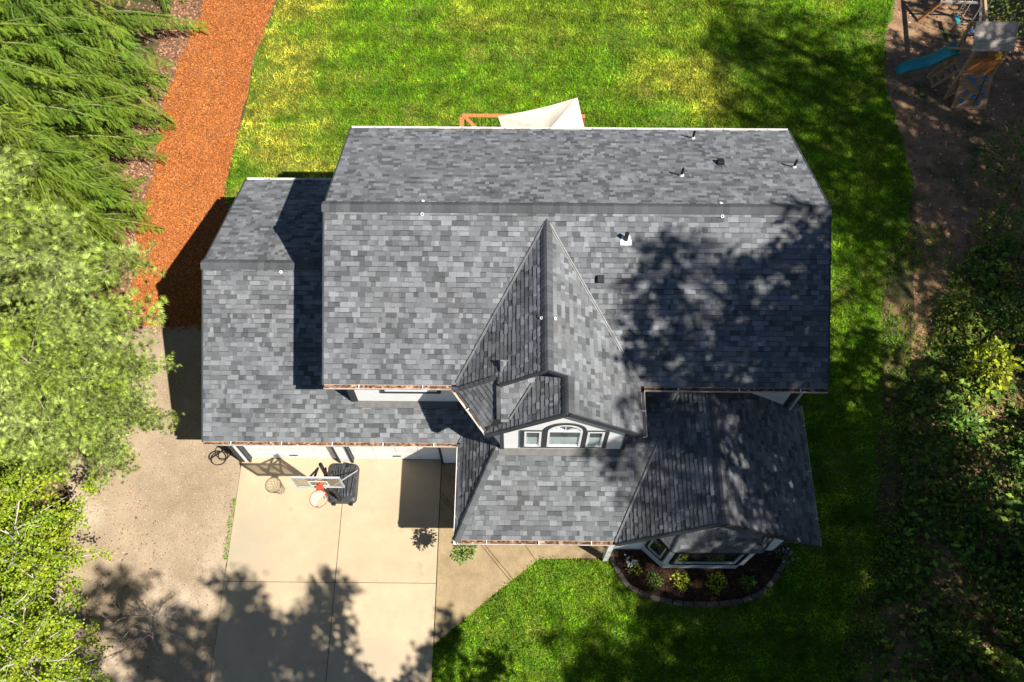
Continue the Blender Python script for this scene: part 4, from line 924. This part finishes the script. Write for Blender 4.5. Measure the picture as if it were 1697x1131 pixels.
def leafy_parts(h, Rm, nb, seed, ls=(.05,.085), per=9, limb_r=1.0):
    r_ = np.random.default_rng(seed); limbs = MB(); pos, dr, sc, tn = [], [], [], []
    stems = 4
    for s in range(stems):
        a = s*1.57+r_.uniform(-.4,.4); lean = r_.uniform(.25,.5); top = np.array([math.cos(a)*lean*Rm, math.sin(a)*lean*Rm, h*r_.uniform(.8,1)])
        pt0 = lambda t: top*np.array([t**1.2,t**1.2,t])+np.array([.12*math.sin(5*t+s),.12*math.cos(4*t+s),0])*Rm*.3
        limbs.tube([pt0(t) for t in (0,.2,.4,.6,.8,1)], [q*h*.009*limb_r for q in (1.5,1.3,1.,.75,.5,.2)], 6)
        for i in range(nb//stems):
            t0 = .22+.75*(i+.5)/(nb//stems); b = pt0(t0); az = i*2.39996+s; L = Rm*(.35+.5*math.sin(math.pi*(.15+.8*t0)))*r_.uniform(.5,1.05)
            d = np.array([math.cos(az),math.sin(az),r_.uniform(.1,.7)]); d /= np.linalg.norm(d); mid = b+d*L*.5+r_.normal(0,.08,3)*L; e_ = b+d*L+np.array([0,0,-.12*L])
            limbs.tube([b,mid,e_], [.0055*h*limb_r*(1-t0*.5),.0035*h*limb_r,.004], 5)
            for k in range(max(3, int(L/.16))):
                t = .2+.8*r_.random(); p = (1-t)**2*b+2*t*(1-t)*mid+t*t*e_; td = r_.normal(0,1,3); td[2] = abs(td[2])*.5; td /= np.linalg.norm(td); lt = r_.uniform(.15,.42)*min(1.6,max(1,h/6))
                limbs.tube([p, p+td*lt], [.005,.002], 3)
                for q in range(per):
                    s_ = lt*r_.uniform(.25,1.1); pos.append(p+td*s_+r_.normal(0,.07,3)*min(1.6,max(1,h/6))); dr.append(r_.normal(0,1,3)*np.array([1,1,.45])); sc.append(r_.uniform(*ls)); tn.append(r_.choice([.55,.75,.95,1.1,1.35]))
    n = len(pos); v_, f_ = cloud([(0,0,0),(.36,.3,.06),(.33,.68,.04),(0,1,-.08),(-.33,.68,.04),(-.36,.3,.06)], [(0,1,2,3),(0,3,4,5)], np.array(pos), frames(np.array(dr), r_.uniform(-.7,.7,n)), np.array(sc))
    return limbs, v_, f_, np.repeat(np.array(tn), 2)
def make_tree(name, parts, leafm, barkm, loc, label, rz=0, sc=1.0, cat='tree', group=None):
    e = empty(name, loc, rz); e.scale = (sc,)*3; tag(e, label, cat, group)
    parts[0].build('trunk', MT[barkm], e, smooth=True); mesh_obj('crown', parts[1], parts[2], MT[leafm], e, tone=parts[3]); return e
def again(src, loc, label, rz, sc, group=None):
    c = copy_tree(src); c.location = loc; c.rotation_euler = (0,0,rz); c.scale = (sc,)*3 if isinstance(sc, (int,float)) else sc; c['label'] = label
    if group: c['group'] = group
    elif 'group' in c: del c['group']
    return c
fir = make_tree('evergreen_tree', fir_parts(13,4.8,125,3,.10,.82,.15), 'fir', 'bark_fir', (-16.9,23.4,0), 'big evergreen with drooping feathery sprays filling the top left corner', .45)
pine = make_tree('pine_tree', pine_parts(9.5,4.1,74,5), 'pine', 'bark_pine', (-14.7,11.0,0), 'pale green pine with long needle tufts beside the gravel')
leafy = make_tree('leafy_tree', leafy_parts(6.5,2.9,92,8,per=22,limb_r=.75), 'leaf', 'bark_pale', (-12.9,5.2,0), 'bright yellow green young leafy tree at the gravel edge')
again(fir, (-15.9,18.6,0), 'smaller evergreen with dense dark sprays between the big evergreen and the pine', 2.1, .78)
again(fir, (-14.5,29.2,0), 'evergreen at the top of the frame nearest the orange bark path', 4.0, .62)
again(fir, (-14.5,16.4,0), 'low evergreen by the faded bark border, overhung by the pine', 1.0, .50)
again(fir, (-19.5,18.5,0), 'tall evergreen at the left edge behind the smaller evergreens', 5.0, 1.0)
again(fir, (-15.6,14.9,0), 'short evergreen just above the pine, by the lower end of the bark path', 2.3, .52)
again(fir, (-15.2,21.0,0), 'young evergreen filling the gap between the two largest evergreens', 3.1, .58)
again(pine, (-12.3,9.3,0), 'lower pine reaching over the gravel towards the garage', 4.1, .60)
again(pine, (-15.6,8.2,0), 'pine at the left edge above the yellow green tree', 5.2, .85)
again(leafy, (-11.9,2.3,0), 'yellow green leafy tree in the bottom left corner', 1.7, .95)
again(leafy, (-14.6,2.6,0), 'yellow green leafy tree at the left edge of the frame', 3.3, 1.0)
# bare twiggy shrub at the gravel
def twigs(mb, p, d, L, r_, depth):
    q = p+d*L+Vector((rnd.gauss(0,.05),rnd.gauss(0,.05),0))*L; mb.tube([p, p.lerp(q,.5)+Vector((rnd.gauss(0,.04),rnd.gauss(0,.04),.02))*L, q], [r_,r_*.8,r_*.6], 4)
    if depth:
        for k in range(3 if depth > 1 else 4):
            nd = (d+Vector((rnd.gauss(0,.5),rnd.gauss(0,.5),rnd.gauss(.05,.3)))).normalized(); twigs(mb, p.lerp(q,rnd.uniform(.5,1)), nd, L*rnd.uniform(.5,.8), r_*.6, depth-1)
bs = empty('bare_shrub', (-9.95,3.5,0)); tag(bs, 'leafless twiggy shrub with pinkish branches at the gravel edge', 'shrub')
mb = MB()
for a in (.2,1.1,2.0,3.0,4.2,5.3): twigs(mb, Vector((0,0,0)), Vector((math.cos(a)*.7,math.sin(a)*.7,.9)).normalized(), .75, .016, 3)
mb.build('branches', MT['bark_pink'], bs)
# trees outside the frame whose shade falls on the yard and roof
G_ = 'tall trees beyond the yard that shade it'
tall = make_tree('evergreen_tree', fir_parts(26,5.4,94,17,.3,1.4,.40), 'fir', 'bark_grey', (16.4,3.9,0), 'tall evergreen beyond the yard, casting the shade on it', group=G_)
for i, (x, y, s) in enumerate([(16.3,.2,1.0),(23.3,10.0,1.0),(24.3,11.8,1.0),(24.6,14.0,1.03),(24.4,16.2,1.0),(15.8,-5.2,.85),(21.6,-1.6,.85)]):
    again(tall, (x,y,0), 'tall evergreen beyond the yard, casting the shade on it', i*1.3+.7, s, G_)
broad = make_tree('leafy_tree', leafy_parts(20,5.6,130,21,ls=(.12,.22),per=13,limb_r=.7), 'leaf', 'bark_grey', (2.8,-4.4,0), 'tall leafy tree beyond the yard, casting dappled shade', group=G_+' with dapples')
for i, (x, y, s) in enumerate([(15.9,4.7,1.15),(16.4,-6.5,.95),(15.6,-2.8,.9),(13.4,-5.4,.82),(23.0,19.8,.6),(25,25.0,.9)]): again(broad, (x,y,0), 'tall leafy tree beyond the yard, casting dappled shade', i*2.1+.5, s, G_+' with dapples')

# ---------------------------------------------------------------- thicket on the right
TH = [(15.4,16.3),(14.4,15.2),(13.3,13),(12.2,11),(11.6,8.6),(10.8,6),(9.8,3.5),(9.2,1),(9.0,-3),(26,-3),(26,16.3)]
p = scatter_xy(TH, 90000, (9.0,20,-1,16.4)); x, y = p[:,0], p[:,1]; hgt = .06+.9*np.clip(fbm(x,y,.6)-.28,0,1)*np.clip((in_poly(x,y,TH))*1.,0,1); n = len(p)
inn = np.clip((x-10.0-.17*(y-8))/2.2, .15, 1); k = nr.random(n) < np.clip(1.5*fbm(x,y,.9)-.18,.12,1)*inn; hgt *= inn; p = p[k]; hgt = hgt[k]; n = len(p)
dr = np.c_[nr.normal(size=(n,2)), nr.normal(size=n)*.35]
v_, f_ = cloud(LEAFV, LEAFF, np.c_[p, hgt*nr.uniform(.3,1,n)], frames(dr, nr.normal(0,.5,n)), np.where(nr.random(n) < .15, nr.uniform(.18,.32,n), nr.uniform(.05,.14,n)))
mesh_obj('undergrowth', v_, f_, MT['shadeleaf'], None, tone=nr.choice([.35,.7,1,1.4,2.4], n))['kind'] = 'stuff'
def bush(x, y, r_, h, m, label, n=700, lo_=.09, hi_=.17, group=None):
    e = empty('bush', (x,y,0)); tag(e, label, 'bush', group); mb = MB()
    for k in range(5): a = k*1.26; mb.tube([(0,0,-.03),(math.cos(a)*r_*.35,math.sin(a)*r_*.35,h*.5),(math.cos(a)*r_*.7,math.sin(a)*r_*.7,h*.8)], [.03,.02,.008], 5)
    mb.build('stem', MT['bark_grey'], e)
    f = leaf_ball('foliage', n, r_, r_, h*.55, lo_, hi_, MT[m], e, zmin=-.6, hollow=.25); f.location = (0,0,h*.5); return e
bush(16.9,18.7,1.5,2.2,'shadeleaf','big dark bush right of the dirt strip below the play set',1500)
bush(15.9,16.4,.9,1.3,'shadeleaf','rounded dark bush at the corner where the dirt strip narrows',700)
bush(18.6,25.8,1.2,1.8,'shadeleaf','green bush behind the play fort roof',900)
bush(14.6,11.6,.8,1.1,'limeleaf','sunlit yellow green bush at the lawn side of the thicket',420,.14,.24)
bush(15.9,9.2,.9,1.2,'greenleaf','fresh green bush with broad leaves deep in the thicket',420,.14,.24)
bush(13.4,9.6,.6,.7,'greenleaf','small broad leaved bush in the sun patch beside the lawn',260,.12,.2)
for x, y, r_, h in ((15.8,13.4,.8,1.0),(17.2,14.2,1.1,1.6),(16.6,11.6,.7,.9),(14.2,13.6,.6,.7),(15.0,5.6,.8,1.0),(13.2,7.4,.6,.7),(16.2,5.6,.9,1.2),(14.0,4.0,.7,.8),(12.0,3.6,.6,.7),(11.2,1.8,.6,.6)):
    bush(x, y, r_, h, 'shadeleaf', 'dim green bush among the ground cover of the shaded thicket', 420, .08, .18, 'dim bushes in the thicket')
def fern(x, y, r_, label):
    e = empty('fern', (x,y,0)); tag(e, label, 'fern')
    for k in range(11):
        a = k*2*math.pi/11+rnd.uniform(-.2,.2); L = r_*rnd.uniform(.8,1.1); v, f = [], []; o = Vector((math.cos(a),math.sin(a),0)); s = Vector((-o.y,o.x,0))
        for i in range(9):
            t = i/8; c = o*L*t+Vector((0,0,.55*L*t-.6*L*t*t+.05)); w = s*(.13*L*math.sin(math.pi*min(1,.12+t*.88))*(1 if i % 2 else .55)); v += [c-w, c+Vector((0,0,.012)), c+w]
        f = [(i*3+j,i*3+j+1,i*3+j+4,i*3+j+3) for i in range(8) for j in range(2)]
        mesh_obj('frond', v, f, MT['greenleaf'], e, tone=[rnd.uniform(.5,1.2)]*16)
for x, y, r_, l_ in ((14.9,8.7,.62,'sword fern in the thicket, at the edge of the bright patch'),(15.6,7.6,.7,'wide sword fern below the bright patch'),(14.6,7.2,.55,'small sword fern at the left of the fern pair'),(12.7,6.3,.5,'lone fern beside the lawn edge in deep shade')): fern(x,y,r_,l_)
again(fir, (13.6,1.2,0), 'young evergreen with blue green sprays in the bottom right corner', .7, (.42,.42,.34))
again(fir, (15.8,4.2,0), 'young evergreen standing in the dark right thicket', 2.7, (.36,.36,.30))
